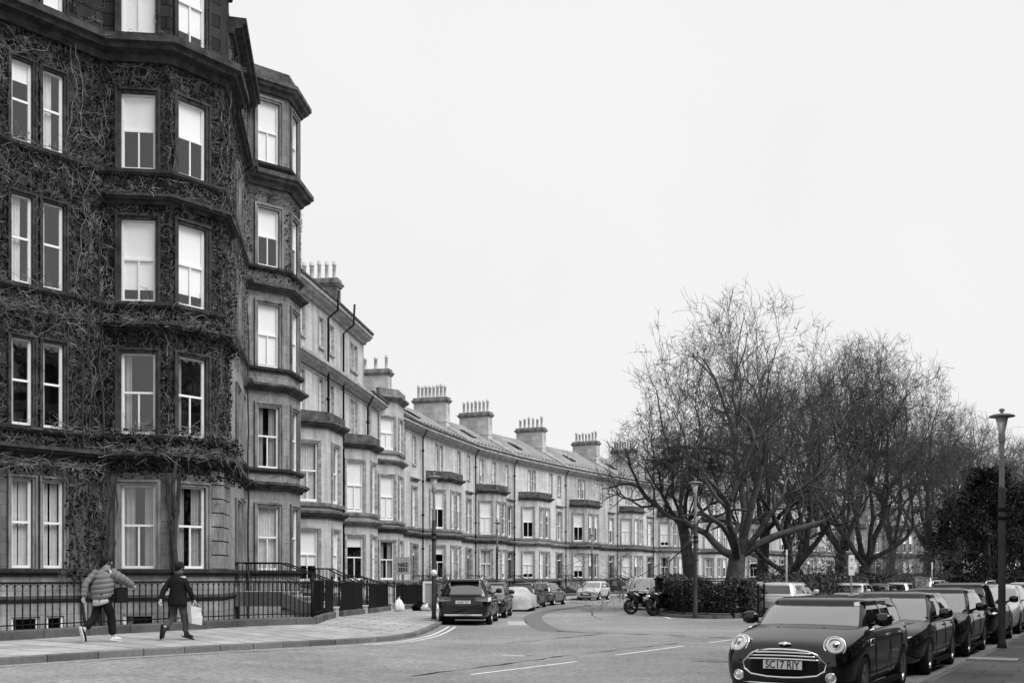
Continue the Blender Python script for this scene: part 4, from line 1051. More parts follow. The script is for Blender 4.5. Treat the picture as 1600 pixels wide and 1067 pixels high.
for i in range(8):
    a, c = PJ[i], PJ[i + 1]; d = (c - a).normalized(); n = Vector((d.y, -d.x)); Ln = (c - a).length; ud = Ln * .86 if Ln > 8.6 else Ln - .95
    p0 = off(3 + i, 2.5); p1 = off(4 + i, 2.5); g0 = a + d * (ud - .75) + n * 2.5; g1 = a + d * (ud + .75) + n * 2.5
    if i == 0: p0 = ft + dmm * .85
    railing('iron_railing', RLb[i], [p0, g0], RGp, [(1.0, 3.6)] if i < 4 else [], step=.2 if i < 4 else .26, base=lambda p: pz(*p) + .22)
    steps(SLb[i], a + d * ud + n * 2.45, a + d * ud + n * .05, 1.3, pz(*g0) + .15, .75, .9, rails=i < 6)

# ------------------------------------------------------------------ street lamps
def make_lamp():
    r = thing('street_lamp', 'lamp', 'street lamp')
    b = MB(); b.lathe([(.0, 0), (.1, 0), (.092, .12), (.08, .16), (.077, 2.0), (.075, 3.55), (.06, 3.62), (0, 3.62)], 14); b.build('post', M_['lamp_green'], r)
    b = MB(); b.lathe([(.06, 3.6), (.052, 4.55), (.05, 4.66)], 12); b.lathe([(.066, 4.6), (.072, 4.64), (.072, 4.78), (.05, 4.8)], 12); b.build('upper_post', M_['lamp_grey'], r)
    b = MB(); b.lathe([(.09, 3.05), (.094, 3.06), (.094, 3.12), (.09, 3.13)], 12); b.build('band', M_['trim'], r); b = MB(); b.lathe([(.088, 2.86), (.094, 2.87), (.094, 2.93), (.088, 2.94)], 12); b.build('band', M_['trim'], r)
    b = MB(); b.lathe([(.055, 4.79), (.07, 4.82), (.135, 5.14), (.13, 5.14), (.0, 5.13)], 16); b.build('lantern', M_['lantern'], r)
    b = MB(); b.lathe([(0, 5.145), (.14, 5.145), (.275, 5.16), (.275, 5.18), (.2, 5.215), (.06, 5.235), (.03, 5.25), (.03, 5.27), (.06, 5.295), (.06, 5.33), (.0, 5.36)], 24); b.build('hood', M_['lamp_grey'], r)
    return r
LAMP = make_lamp(); LAMP['group'] = 'street lamps'
lamps = [(10.95, 24.75, 'tall disc-topped street lamp on the right pavement beside parked cars'), (-2.85, 40.4, 'disc-topped street lamp beside the parked black car on the left pavement'),
         (7.05, 42.6, 'disc-topped street lamp at the hedge corner of the garden'), (-.95, 71.4, 'small street lamp behind the covered car on the crescent'), (6.75, 93.5, 'thin far street lamp left of the silver car')]
for i, (x, y, lb) in enumerate(lamps):
    z = .12 if i == 0 else pz(x, y) - .01
    if i == 0: LAMP.location = (x, y, z); LAMP['label'] = lb
    else: copy_thing(LAMP, (x, y, z), i * 1.3, lb)
# parking disc plate on the lamp by the black car
ds_ = thing('parking_sign', 'small round white plate on the lamp post by the black car', 'sign', (-2.85, 40.3, 1.8))
b = MB(); b.lathe([(0, -.02), (.12, -.02), (.12, .0), (0, .0)], 20, Matrix.Translation((-2.85, 40.3, 1.83)) @ Matrix.Rotation(RAD(90), 4, 'X')); b.build('sign_plate', M_['sign'], ds_)

# ------------------------------------------------------------------ cars
def subsurf_bool(b, name, mats, wheels, r_, hw, lv=2):
    me = b.mesh(name, mats); o = bpy.data.objects.new('tmp', me); col.objects.link(o)
    m = o.modifiers.new('s', 'SUBSURF'); m.levels = lv; m.render_levels = lv
    cs = []
    for wx in wheels:
        c = MB(); c.lathe([(0, -1.2), (r_, -1.2), (r_, 1.2), (0, 1.2)], 28, Matrix.Translation((wx, 0, r_ * .88)) @ Matrix.Rotation(RAD(90), 4, 'X'))
        c2 = MB(); c2.v = c.v; c2.f = c.f; c2.m = c.m; c2.uv = c.uv; c2.sm = c.sm
        mo = c.mesh('cut', []); co_ = bpy.data.objects.new('cut', mo); col.objects.link(co_); cs.append(co_)
        import bmesh
        bm = bmesh.new(); bm.from_mesh(mo); bmesh.ops.remove_doubles(bm, verts=bm.verts, dist=1e-5); bmesh.ops.recalc_face_normals(bm, faces=bm.faces); bm.to_mesh(mo); bm.free()
        k = o.modifiers.new('b', 'BOOLEAN'); k.operation = 'DIFFERENCE'; k.object = co_; k.solver = 'EXACT'
    out = evaluated(o)
    for c in cs: bpy.data.objects.remove(c)
    out.name = name
    return out

def skin_mesh(name, V, E, Rr, mats, lv=2, root=0, smooth=True):
    me = bpy.data.meshes.new(name); me.from_pydata([tuple(v) for v in V], E, []); o = bpy.data.objects.new('tmp', me); col.objects.link(o)
    k = o.modifiers.new('k', 'SKIN'); k.use_smooth_shade = True
    for i, q in enumerate(Rr): me.skin_vertices[0].data[i].radius = q if hasattr(q, '__len__') else (q, q)
    for i in range(len(V)): me.skin_vertices[0].data[i].use_root = (i == root)
    m = o.modifiers.new('s', 'SUBSURF'); m.levels = lv; m.render_levels = lv
    out = evaluated(o); out.name = name
    out.materials.clear()
    for x in mats: out.materials.append(M_[x] if isinstance(x, str) else x)
    for p in out.polygons: p.use_smooth = True
    return out
def lerp_tab(tab, x):
    for (x0, v0), (x1, v1) in zip(tab[:-1], tab[1:]):
        if x <= x1: return v0 + (v1 - v0) * max(0, (x - x0)) / max(1e-9, x1 - x0)
    return tab[-1][1]

def make_car(label, paint='car_dark', L=4.2, W=1.78, H=1.46, wr=.32, wx=(.86, 3.42), zt=None, wf=None, zb=None, cowl=1.15, wtop=1.95, rtop=3.75, rbase=4.1, belt=.95, cabw=(.86, .66), bpil=2.45, kind='hatch', plate=None, rails=False, glassrear='car_glass', wind='windscreen', group=None):
    """local frame: front bumper at x=+L/2, travel direction +X, ground z=0; d is the distance behind the front bumper"""
    hw = W / 2; X = lambda d: L / 2 - d
    r = thing('parked_car', label, 'car'); 
    if group: r['group'] = group
    zt = zt or [(0, .66), (.06, .72), (.3, .80), (.8, .88), (cowl, belt), (rbase - .1, belt + .03), (L - .12, belt), (L - .03, belt - .1), (L, belt - .22)]
    wf = wf or [(0, .70), (.06, .84), (.3, .95), (.8, 1), (L - .7, 1), (L - .25, .96), (L - .05, .88), (L, .78)]
    zb = zb or [(0, .3), (.1, .2), (.6, .17), (L - .6, .19), (L - .1, .26), (L, .34)]
    ds = sorted({0, .05, .16, .34, .62, wx[0], cowl, cowl + .35, bpil, (bpil + wx[1]) / 2, wx[1], L - .62, L - .34, L - .16, L - .05, L})
    b = MB(); rings = []
    for d in ds:
        t, w_, z0 = lerp_tab(zt, d), lerp_tab(wf, d) * hw, lerp_tab(zb, d); zm = z0 + (t - z0) * .46
        half = [(0, z0), (w_ * .72, z0), (w_ * .95, z0 + .05), (w_ * .995, zm), (w_, t - .22 if t - .22 > zm else (t + zm) / 2), (w_ * .965, t - .07), (w_ * .86, t), (w_ * .5, t + .025), (0, t + .035)]
        ring = [(X(d), y, z) for y, z in half] + [(X(d), -y, z) for y, z in half[-2:0:-1]]
        rings.append(ring)
    n = len(rings[0]); V = [p for q in rings for p in q]; F = []
    for i in range(len(rings) - 1):
        for k in range(n): F.append((i * n + k, (i + 1) * n + k, (i + 1) * n + (k + 1) % n, i * n + (k + 1) % n))
    F.append(tuple(range(n))); F.append(tuple((len(rings) - 1) * n + k for k in range(n - 1, -1, -1)))
    b.add(V, F, 0, True)
    me = subsurf_bool(b, 'body', [M_[paint]], [X(q) for q in wx], wr + .045, hw)
    ob('body', me, r)
    # underside and arches
    u = MB(); u.box(X(L - .3), X(.3), -hw * .72, hw * .72, .2, .55); u.build('underbody', M_['trim'], r)
    # cabin shell in sectors
    w0, w1 = cabw[0] * hw / .9 * .98, cabw[1] * hw / .9
    def ring(f, z):
        g = f ** .92; xf, xr, ww = X(cowl + (wtop - cowl) * g), X(rbase + (rtop - rbase) * g), w0 + (w1 - w0) * (f ** 1.25)
        xb = X(bpil + .05 * f)
        cr_ = .17 * (1 - .35 * f)
        return [(xf + cr_, 0), (xf + cr_ * .93, ww * .4), (xf + cr_ * .55, ww * .74), (xf, ww * .9), (xf - .13, ww * .985), (xb + .05, ww), (xb - .04, ww), (xr + .32, ww * .985), (xr + .09, ww * .93), (xr + .0, ww * .8), (xr - .05, ww * .42), (xr - .06, 0)], z
    zs = belt - .04
    lev = [(0, zs), (.10, belt + .025), (.33, belt + (H - belt) * .28), (.62, belt + (H - belt) * .57), (.885, H - .135), (.925, H - .108), (.958, H - .086), (.98, H - .068)]
    def cat(P):
        Q = []
        for i in range(len(P) - 1):
            a, b_, c, e = P[max(0, i - 1)] if i else (P[1][0], -P[1][1]), P[i], P[i + 1], P[i + 2] if i + 2 < len(P) else (P[i][0], -P[i][1])
            sharp = i in (5,)
            for t in (0, .5):
                h = [.5 * (2 * b_[j] + (c[j] - a[j]) * t + (2 * a[j] - 5 * b_[j] + 4 * c[j] - e[j]) * t * t + (3 * b_[j] - a[j] - 3 * c[j] + e[j]) * t ** 3) for j in (0, 1)]
                Q.append(tuple(h))
        return Q + [P[-1]]
    R_ = [(cat(q), z) for q, z in (ring(min(1, f), z) for f, z in lev)]
    tp, ztp = R_[-1]; xc = (tp[0][0] + tp[-1][0]) / 2
    for k_, dz in ((.955, .022), (.88, .040), (.72, .056), (.42, .066), (.02, .068)): R_.append(([(xc + (x - xc) * k_, y * k_) for x, y in tp], ztp + dz))
    def patch(name, ks, js, mat, inset=0.0, par=r):
        bb = MB()
        for j in js:
            (A, za), (B, zb_) = R_[j], R_[j + 1]
            for k in ks:
                for s in (1, -1):
                    q = [(A[k][0], A[k][1] * s, za), (A[k + 1][0], A[k + 1][1] * s, za), (B[k + 1][0], B[k + 1][1] * s, zb_), (B[k][0], B[k][1] * s, zb_)]
                    bb.face(q if s > 0 else q[::-1], 0, None, False)
        me_ = bb.mesh(name, [M_[mat]])
        import bmesh
        bm = bmesh.new(); bm.from_mesh(me_); bmesh.ops.remove_doubles(bm, verts=bm.verts, dist=1e-4); bmesh.ops.recalc_face_normals(bm, faces=bm.faces)
        for f in bm.faces: f.smooth = True
        bm.to_mesh(me_); bm.free()
        return ob(name, me_, par)
    rf = MB()
    for j in range(len(R_) - 1):
        (A, za), (B, zb_) = R_[j], R_[j + 1]
        for k in range(22):
            if 1 <= j <= 3 and k // 2 in (0, 1, 2, 4, 6, 9, 10): continue
            if j == 0 and k // 2 in (0, 1, 2): continue
            for s in (1, -1):
                q = [(A[k][0], A[k][1] * s, za), (A[k + 1][0], A[k + 1][1] * s, za), (B[k + 1][0], B[k + 1][1] * s, zb_), (B[k][0], B[k][1] * s, zb_)]
                rf.face(q if s > 0 else q[::-1], 0, None, True)
    me_ = rf.mesh('roof', [M_[paint]])
    import bmesh
    bm = bmesh.new(); bm.from_mesh(me_); bmesh.ops.remove_doubles(bm, verts=bm.verts, dist=1e-4); bmesh.ops.recalc_face_normals(bm, faces=bm.faces); bm.to_mesh(me_); bm.free(); ob('roof', me_, r)
    patch('windscreen', range(6), (0, 1, 2, 3), wind); patch('rear_window', range(18, 22), (1, 2, 3), glassrear)
    for k in (4, 6):
        for s in (1, -1):
            bb = MB()
            for j in (1, 2, 3):
              for kq in (2 * k, 2 * k + 1):
                (A, za), (B, zb_) = R_[j], R_[j + 1]; q = [(A[kq][0], A[kq][1] * s, za), (A[kq + 1][0], A[kq + 1][1] * s, za), (B[kq + 1][0], B[kq + 1][1] * s, zb_), (B[kq][0], B[kq][1] * s, zb_)]
                bb.face(q if s > 0 else q[::-1], 0, None, True)
            bb.build('side_window', M_['car_glass'], r)
    for dq_, sy in ((bpil - .1, .36), (bpil - .1, -.36), (bpil + .8, .36), (bpil + .8, -.36)):
        V_ = [(X(dq_), sy, belt - .1), (X(dq_ + .1), sy, belt + .17), (X(dq_ + .14), sy, belt + .25), (X(dq_ + .15), sy, belt + .33)]
        ob('seat', skin_mesh('seat', V_, [(0, 1), (1, 2), (2, 3)], [(.07, .23), (.06, .2), (.035, .06), (.05, .12)], ['seat_cloth'], 1), r)
    db_ = MB(); db_.box(X(cowl + .75), X(cowl + .1), -w0 * .92, w0 * .92, belt - .1, belt + .045); db_.build('dashboard', M_['trim'], r)
    sw_ = MB(); Ms = Matrix.Translation((X(cowl + .95), -.36, belt + .0)) @ Matrix.Rotation(RAD(-65), 4, 'Y'); pts_ = [Ms @ Vector((.18 * math.cos(t), .18 * math.sin(t), 0)) for t in np.linspace(0, 2 * math.pi, 17)]; sw_.tube(pts_, .015, 5, cap=False); sw_.build('steering_wheel', M_['trim'], r)
    # wheels
    for q in wx:
        for s in (1, -1):
            Mw = Matrix.Translation((X(q), s * (hw - .02), wr)) @ Matrix.Rotation(RAD(-90 * s), 4, 'X')
            t = MB(); t.lathe([(wr * .66, -.18), (wr * .93, -.18), (wr, -.14), (wr, -.03), (wr * .95, .0), (wr * .68, .005)], 28, Mw); t.lathe([(0, -.17), (wr * .7, -.17)], 20, Mw); wo = t.build('wheel', M_['rubber'], r)
            m = MB(); m.lathe([(wr * .69, .004), (wr * .63, .0), (wr * .6, -.05), (wr * .58, -.08)], 24, Mw); m.lathe([(0, -.012), (wr * .17, -.012), (wr * .2, -.03)], 12, Mw)
            for k in range(7):
                Mk = Mw @ Matrix.Rotation(k * 2 * math.pi / 7, 4, 'Z'); m.box(wr * .12, wr * .62, -wr * .075, wr * .075, -.06, -.022, 0, Mk)
            m.build('rim', M_['alloy'], wo)
            a_ = MB(); a_.lathe([(0, -.2), (wr + .03, -.2)], 20, Mw)
            a_.build('wheel_arch', M_['trim'], r)
    # mirrors, handles, sills, wipers
    for s in (1, -1):
        m = MB(); xm, ym = X(cowl + .42), s * (w0 + .12)
        m.lathe([(0, -.13), (.06, -.115), (.09, -.05), (.095, .04), (.07, .1), (0, .105)], 12, Matrix.Translation((xm, ym + s * .06, belt + .11)) @ Matrix.Rotation(RAD(90), 4, 'X') @ Matrix.Diagonal((.75, 1, 1, 1)))
        m.tube([(xm - .02, s * w0 * .98, belt + .02), (xm, ym, belt + .08)], .03, 6); mo = m.build('mirror', M_[paint], r)
        for q in ((cowl + bpil) / 2 + .55, bpil + .85):
            h = MB(); h.box(X(q) - .1, X(q) + .1, s * hw * .965 if s > 0 else -hw * .965 - .035, s * hw * .965 + .035 if s > 0 else -hw * .965, belt - .135, belt - .105); h.build('door_handle', M_['chrome' if kind == 'mini' else paint], r)
        # door shut lines
        sl = MB()
        for q in (cowl + .28, bpil + .02, bpil + .92):
            sl.tube([(X(q), s * (hw + .0005), .34), (X(q), s * (hw + .0025), belt - .3), (X(q - .01), s * (hw * .985), belt - .12), (X(q - .02), s * hw * .95, belt - .055)], .005, 4)
        sl.build('shut_line', M_['trim'], r)
        sk = MB(); sk.box(X(wx[1] - wr - .1), X(wx[0] + wr + .1), s * hw * .93 - .02, s * hw * .93 + .06 * s + .02, .17, .24); sk.build('sill', M_['trim'], r)
    wp = MB()
    for y0, y1 in ((.55, -.02), (-.05, -.6)): wp.tube([(X(cowl + .02), y0 * w0 / .8, belt + .03), (X(cowl + .06), y1 * w0 / .8, belt + .045)], .008, 4)
    wp.build('wiper', M_['trim'], r)
    # front and rear lamps, grille, bumper slot, plates
    if kind != 'mini':
        for s in (1, -1):
            h = MB(); zh = lerp_tab(zt, .25) - .10
            V = []
            for (d, y, z) in ((.045, .40, zh - .05), (.02, .42, zh - .09), (.09, .66, zh - .10), (.36, .80, zh - .0), (.52, .815, zh + .06), (.30, .70, zh + .07), (.12, .55, zh + .01)):
                dd = d; w_ = lerp_tab(wf, dd) * hw; V.append((X(d) + .022, s * min(y * hw / .89, w_ * .985 + .012), z))
            h.face(V if s > 0 else V[::-1]); c = sum((Vector(v) for v in V), Vector()) / len(V); c += Vector((.03, s * .02, .01))
            h2 = MB()
            for k in range(len(V)): q = [V[k], V[(k + 1) % len(V)], c]; h2.face(q if s > 0 else q[::-1], 0, None, True)
            h2.build('headlight', M_['lens'], r)
            t = MB(); zq = belt - .14
            V = [(-L / 2 - .012, s * .38 * hw / .89, zq - .06), (-L / 2 - .012, s * .4 * hw / .89, zq + .06), (-L / 2 + .1, s * hw * .93, zq + .09), (-L / 2 + .34, s * hw * .985, zq + .07), (-L / 2 + .28, s * hw * 1.0, zq - .05), (-L / 2 + .06, s * hw * .93, zq - .09)]
            V = [(v[0] - .02, v[1] * 1.01, v[2]) for v in V]; c = sum((Vector(v) for v in V), Vector()) / 6 + Vector((-.05, s * .02, 0))
            for k in range(6): q = [V[k], V[(k + 1) % 6], c]; t.face(q if s < 0 else q[::-1], 0, None, True)
            t.build('tail_light', M_['tail'], r)
        gr = MB(); gr.box(X(0) - .06, X(0) + .012, -.42, .42, .36, .50); gr.box(X(0) - .1, X(0) + .006, -.36, .36, .53, .60); gr.build('grille', M_['trim'], r)
        bmp = MB(); bmp.box(-L / 2 - .02, -L / 2 + .1, -hw * .7, hw * .7, .34, .40); bmp.build('bumper_strip', M_['chrome' if plate else 'trim'], r)
        pf = MB(); pf.box(X(0) + .0, X(0) + .022, -.26, .26, .44, .55); pf.build('number_plate', M_['plate'], r)
        pr = MB(); pr.box(-L / 2 - .035, -L / 2 - .01, -.26, .26, belt - .30, belt - .19); pl = pr.build('number_plate', M_['plate'], r)
        if plate: text(plate, .115, pl, face_frame((-L / 2 - .036, 0, belt - .245), (0, -1, 0), (0, 0, 1)), 'ink', sx=.88)
    if rails:
        for s in (1, -1):
            q = MB(); q.tube([(X(wtop + .05), s * w1 * .93, H - .03), (X(wtop + .2), s * w1 * .95, H + .035), (X(rtop - .25), s * w1 * .95, H + .035), (X(rtop - .05), s * w1 * .93, H - .03)], .016, 6); q.build('roof_rail', M_['chrome'], r)
    return r

def put(r, x, y, heading, label=None, scale=None, src=None):
    """heading = compass direction of travel in the plan, as a vector"""
    a = math.atan2(heading[1], heading[0]); z = gz(x, y)
    if src is None: r.location = (x, y, z); r.rotation_euler = (0, 0, a); return r
    return copy_thing(src, (x, y, z), a, label, scale)

CG = 'cars parked along the street'
# the small black car in the foreground
mini = make_car('black compact car with big round headlights and chrome grille, nearest the camera', 'car_black', L=4.25, W=1.80, H=1.44, wr=.325, wx=(.80, 3.47),
    zt=[(0, .66), (.04, .77), (.12, .825), (.3, .875), (.7, .965), (1.2, 1.05), (3.9, 1.06), (4.1, 1.05), (4.2, .98), (4.25, .85)],
    wf=[(0, .70), (.05, .83), (.16, .93), (.4, .985), (.8, 1), (3.4, 1), (4.0, .96), (4.2, .9), (4.25, .84)],
    zb=[(0, .28), (.1, .2), (.6, .17), (3.6, .19), (4.15, .24), (4.25, .34)], cowl=1.16, wtop=1.74, rtop=3.95, rbase=4.14, belt=1.01, cabw=(.80, .665), bpil=2.42, kind='mini')
Xm = lambda d: 4.25 / 2 - d
for s in (1, -1):
    Mh = Matrix.Translation((Xm(.155), s * .635, .80)) @ Matrix.Rotation(s * RAD(20), 4, 'Z') @ Matrix.Rotation(RAD(62), 4, 'Y')
    h = MB(); h.lathe([(0, .075), (.06, .07), (.105, .045), (.128, .01), (.13, -.08)], 28, Mh); ho = h.build('headlight', M_['lens'], mini)
    c = MB(); c.lathe([(.127, .0), (.130, .04), (.145, .04), (.155, .01), (.155, -.14)], 32, Mh); c.build('chrome_ring', M_['chrome'], ho)
    k = MB(); k.lathe([(.085, .062), (.09, .080), (.112, .066), (.118, .05)], 28, Mh); k.build('daylight_ring', M_['white_paint'], ho)
    k = MB(); k.lathe([(0, .083), (.03, .08), (.04, .072)], 16, Mh); k.build('projector_lens', M_['car_glass'], ho)
    Mf = Matrix.Translation((Xm(.02), s * .62, .40)) @ Matrix.Rotation(s * RAD(14), 4, 'Z') @ Matrix.Rotation(RAD(90), 4, 'Y')
    f = MB(); f.lathe([(0, .025), (.04, .022), (.055, .012), (.055, -.1)], 20, Mf); fo = f.build('fog_lamp', M_['lens'], mini)
    f = MB(); f.lathe([(.053, .01), (.06, .024), (.074, .016), (.076, -.1)], 20, Mf); f.build('chrome_ring', M_['chrome'], fo)
    q = MB(); q.tube([(Xm(1.05), s * .905, .78), (Xm(1.05), s * .905, .86), (Xm(1.3), s * .905, .87), (Xm(1.3), s * .905, .80), (Xm(1.05), s * .905, .78)], .009, 4); q.build('side_badge', M_['chrome'], mini)
    m = MB(); m.tube([(Xm(1.2), s * .86, .985), (Xm(2.4), s * .865, 1.01), (Xm(4.0), s * .82, 1.045)], .009, 4); m.build('belt_moulding', M_['chrome'], mini)
def grille_bar(pts, rad, mat, nm, par):
    q = MB(); q.tube(pts, rad, 8); return q.build(nm, M_[mat], par)
xg = Xm(-.035)
def gx(y): return xg - .075 * (abs(y) / .56) ** 2.4
hexo = [(-.33, .745), (-.44, .70), (-.56, .585), (-.54, .49), (-.44, .425), (-.22, .40), (0, .394), (.22, .40), (.44, .425), (.54, .49), (.56, .585), (.44, .70), (.33, .745), (.16, .762), (0, .766), (-.16, .762), (-.33, .745)]
gb = MB(); gb.face([(gx(y) + .004, y, z) for y, z in hexo[:-1]][::-1]); g_o = gb.build('grille', M_['trim'], mini)
grille_bar([(gx(y) + .014, y, z) for y, z in hexo], .014, 'chrome', 'chrome_surround', g_o)
for z, ww in ((.715, .40), (.672, .46), (.628, .51)): grille_bar([(gx(y) + .018, y, z + .012 * (1 - (y / ww) ** 2)) for y in np.linspace(-ww, ww, 11)], .012, 'chrome', 'chrome_bar', g_o)
grille_bar([(gx(y) + .02, y, .31) for y in np.linspace(-.56, .56, 9)], .01, 'chrome', 'bumper_trim', mini)
pp = MB(); pp.box(xg + .014, xg + .03, -.26, .26, .505, .616); pl = pp.build('number_plate', M_['plate'], mini)
text('SC17 RJY', .14, pl, face_frame((xg + .031, 0, .558), (0, 1, 0), (0, 0, 1)), 'ink', sx=.84)
# winged round badge on the bonnet
bd = MB(); Mb = Matrix.Translation((Xm(.065), 0, .825)) @ Matrix.Rotation(RAD(38), 4, 'Y')
bd.lathe([(0, .03), (.028, .028), (.034, .015), (.034, 0)], 16, Mb)
for s in (1, -1):
    for j, (y1, z0, z1) in enumerate(((.085, -.013, -.003), (.078, -.002, .007), (.06, .008, .016))): bd.box(-z1 * 1.3, -z0 * 1.3, s * .03 if s > 0 else -y1, y1 if s > 0 else -.03, .0, .02, 0, Mb)
bd.build('wing_badge', M_['chrome'], mini)
for s in (1, -1):
    q = MB(); q.lathe([(0, .02), (.018, .015), (.022, 0)], 8, Matrix.Translation((Xm(.85), s * .32, 1.005))); q.build('washer_jet', M_['trim'], mini)
hb = MB(); hb.tube([(Xm(.06), -.5, .72), (Xm(.1), -.42, .80), (Xm(.13), 0, .845), (Xm(.1), .42, .80), (Xm(.06), .5, .72)], .004, 4); hb.build('bonnet_line', M_['trim'], mini)
im = MB(); im.lathe([(0, 0), (.05, .02), (.06, .04), (0, .07)], 12, Matrix.Translation((Xm(1.72), 0, 1.335)) @ Matrix.Rotation(RAD(-55), 4, 'Y')); im.build('rear_view_mirror', M_['trim'], mini)
hd = -RD
c0 = v2(3.62, 14.75)
def row(s): p = c0 + RD * s; return p.x, p.y
put(mini, *row(2.12), hd)
mini['group'] = CG
hat = make_car('x', 'car_dark', L=4.2, W=1.77, H=1.45, group=CG); put(hat, *row(7.25), hd); hat['label'] = 'dark hatchback with light papers on its windscreen, right behind the nearest car'
pq = MB()
for k in range(3): pq.box(-.02, .02, -.22, .2, -.03 + k * .1, .03 + k * .1)
hb3 = make_car('dark hatchback third in the right-hand row, white permit in its windscreen', 'car_black', L=4.1, W=1.75, H=1.47, cowl=1.05, wtop=1.85, rtop=3.6, rbase=4.0, wx=(.8, 3.32), group=CG); put(hb3, *row(12.2), hd)
est = make_car('dark estate car with roof rails seen from behind, fourth in the right-hand row', 'car_black', L=4.6, W=1.84, H=1.56, belt=1.0, cowl=1.3, wtop=2.1, rtop=4.25, rbase=4.5, wx=(.9, 3.7), bpil=2.7, rails=True, group=CG); put(est, *row(17.4), -hd)
sv = make_car('silver hatchback beyond the right lamp post', 'car_silver', L=4.2, W=1.77, H=1.47, group=CG); put(sv, *row(22.9), hd)
put(None, *row(28.2), hd, 'dark hatchback farther along the right-hand row beyond the silver one', None, hat)
put(None, *row(33.2), hd, 'silver car near the right edge, second silver one in the row', None, sv)
put(None, *row(38.2), hd, 'dark car at the far end of the right-hand row', None, hb3)
# cars along the garden side, facing away up the street
gk = v2(8.4, 44) + RN * 1.15
def grow_(s): p = gk + RD * s; return p.x, p.y
gs = make_car('silver estate car with a dark rear window parked by the garden hedge', 'car_silver', L=4.5, W=1.8, H=1.47, cowl=1.25, wtop=2.05, rtop=4.1, rbase=4.4, wx=(.9, 3.6), bpil=2.65, group=CG); put(gs, *grow_(5.2), RD)
suv = make_car('tall grey off-road car standing higher than its row by the garden', 'car_grey', L=4.6, W=1.9, H=1.83, belt=1.12, wr=.37, cowl=1.3, wtop=1.95, rtop=4.3, rbase=4.5, wx=(.9, 3.65), bpil=2.7, cabw=(.86, .74), group=CG,
    zt=[(0, .86), (.06, .95), (.3, 1.02), (.8, 1.06), (1.3, 1.12), (4.4, 1.14), (4.52, 1.1), (4.6, .95)]); put(suv, *grow_(37), hd)
put(None, *grow_(16.5), hd, 'silver hatchback facing the camera next to the silver estate by the garden', None, sv)
cd = make_car('grey hatchback by the garden hedge beyond the parking sign', 'car_grey', L=4.2, W=1.76, H=1.44, group=CG); put(cd, *grow_(23), hd)
put(None, *grow_(30), RD, 'silver estate car seen from behind, short of the tall off-road car', None, gs)
put(None, *grow_(43.5), hd, 'silver hatchback just beyond the tall off-road car', None, sv)
put(None, *grow_(50), RD, 'dark estate car far along the garden kerb near the evergreen', None, est)
put(None, *grow_(56), hd, 'dark hatchback at the far end of the garden kerb', None, hat)
# left kerb of the crescent
q5 = make_car('black sport utility car seen from behind on the left kerb', 'car_black', L=4.63, W=1.89, H=1.63, belt=1.06, wr=.36, cowl=1.25, wtop=2.0, rtop=4.1, rbase=4.52, wx=(.88, 3.69), bpil=2.7, plate='GU65 FZY', rails=True, cabw=(.83, .60), group=CG, glassrear='rear_glass',
    zt=[(0, .8), (.06, .88), (.3, .95), (.8, 1.0), (1.25, 1.06), (4.3, 1.1), (4.5, 1.06), (4.6, .95), (4.63, .84)]); put(q5, -1.55, 40.6, v2(.06, 1))
sp = MB(); sp.box(-2.02, -1.72, -.52, .52, 1.525, 1.575); sp.build('spoiler', M_['car_black'], q5)
put(None, -.98, 46.6, v2(-.08, -1), 'dark hatchback facing the camera behind the black sport utility car', None, hat)
put(None, 2.25, 71.5, v2(.3, .95), 'grey hatchback at the far end of the left-hand row beyond the covered car', None, cd)
put(None, .95, 65.6, v2(.2, .98), 'black hatchback between the covered car and the grey hatchback', None, hb3)
put(None, 6.3, 85.6, v2(-.35, -.94), 'silver car driving on the crescent in the distance', None, sv)
van = make_car('pale people carrier facing the camera behind the motorcycles', 'car_silver', L=4.6, W=1.88, H=1.76, belt=1.08, cowl=.95, wtop=1.9, rtop=4.3, rbase=4.5, wx=(.9, 3.65), bpil=2.6, cabw=(.88, .72), wr=.34, group=CG); put(van, 7.35, 62, v2(-.12, -1))
# car under a cloth cover
cv = thing('covered_car', 'low car hidden under a pale fitted cloth cover on the left kerb', 'covered car', (0, 0, 0))
b = MB(); rings = []; rc = random.Random(8)
tabz = [(0, .55), (.15, .72), (.8, .84), (1.3, .92), (2.0, 1.17), (2.9, 1.18), (3.6, .98), (4.1, .85), (4.25, .6)]; tabw = [(0, .68), (.2, .84), (1, .9), (3.4, .9), (4.1, .82), (4.25, .7)]
for k in range(25):
    d_ = 4.25 * k / 24; zt_, w_ = lerp_tab(tabz, d_), lerp_tab(tabw, d_); up = max(0, zt_ - .85)
    h = [(w_ * (1.02 + .03 * math.sin(k * 1.7)), .2 + .05 * math.sin(k * 2.3)), (w_ * (1.0 + .02 * math.sin(k * 2.6)), .4), (w_ * .98, .66 if zt_ > .75 else zt_ * .8), (w_ * (.86 - .4 * up), .78 + up * .55 if zt_ > .8 else zt_ * .93), (w_ * (.66 - .3 * up), zt_ - .03), (w_ * .35, zt_ + .01), (0, zt_ + .02)]
    rings.append([(2.12 - d_, y + rc.gauss(0, .02), z + rc.gauss(0, .014)) for y, z in h] + [(2.12 - d_, -y + rc.gauss(0, .02), z + rc.gauss(0, .014)) for y, z in h[-2::-1]])
n = 13; V = [p for q in rings for p in q]; F = [(i * n + k, (i + 1) * n + k, (i + 1) * n + k + 1, i * n + k + 1) for i in range(24) for k in range(n - 1)]; F.append(tuple(range(n))); F.append(tuple(24 * n + k for k in range(n - 1, -1, -1)))
b.add(V, F); b.build('cover', M_['cover'], cv)
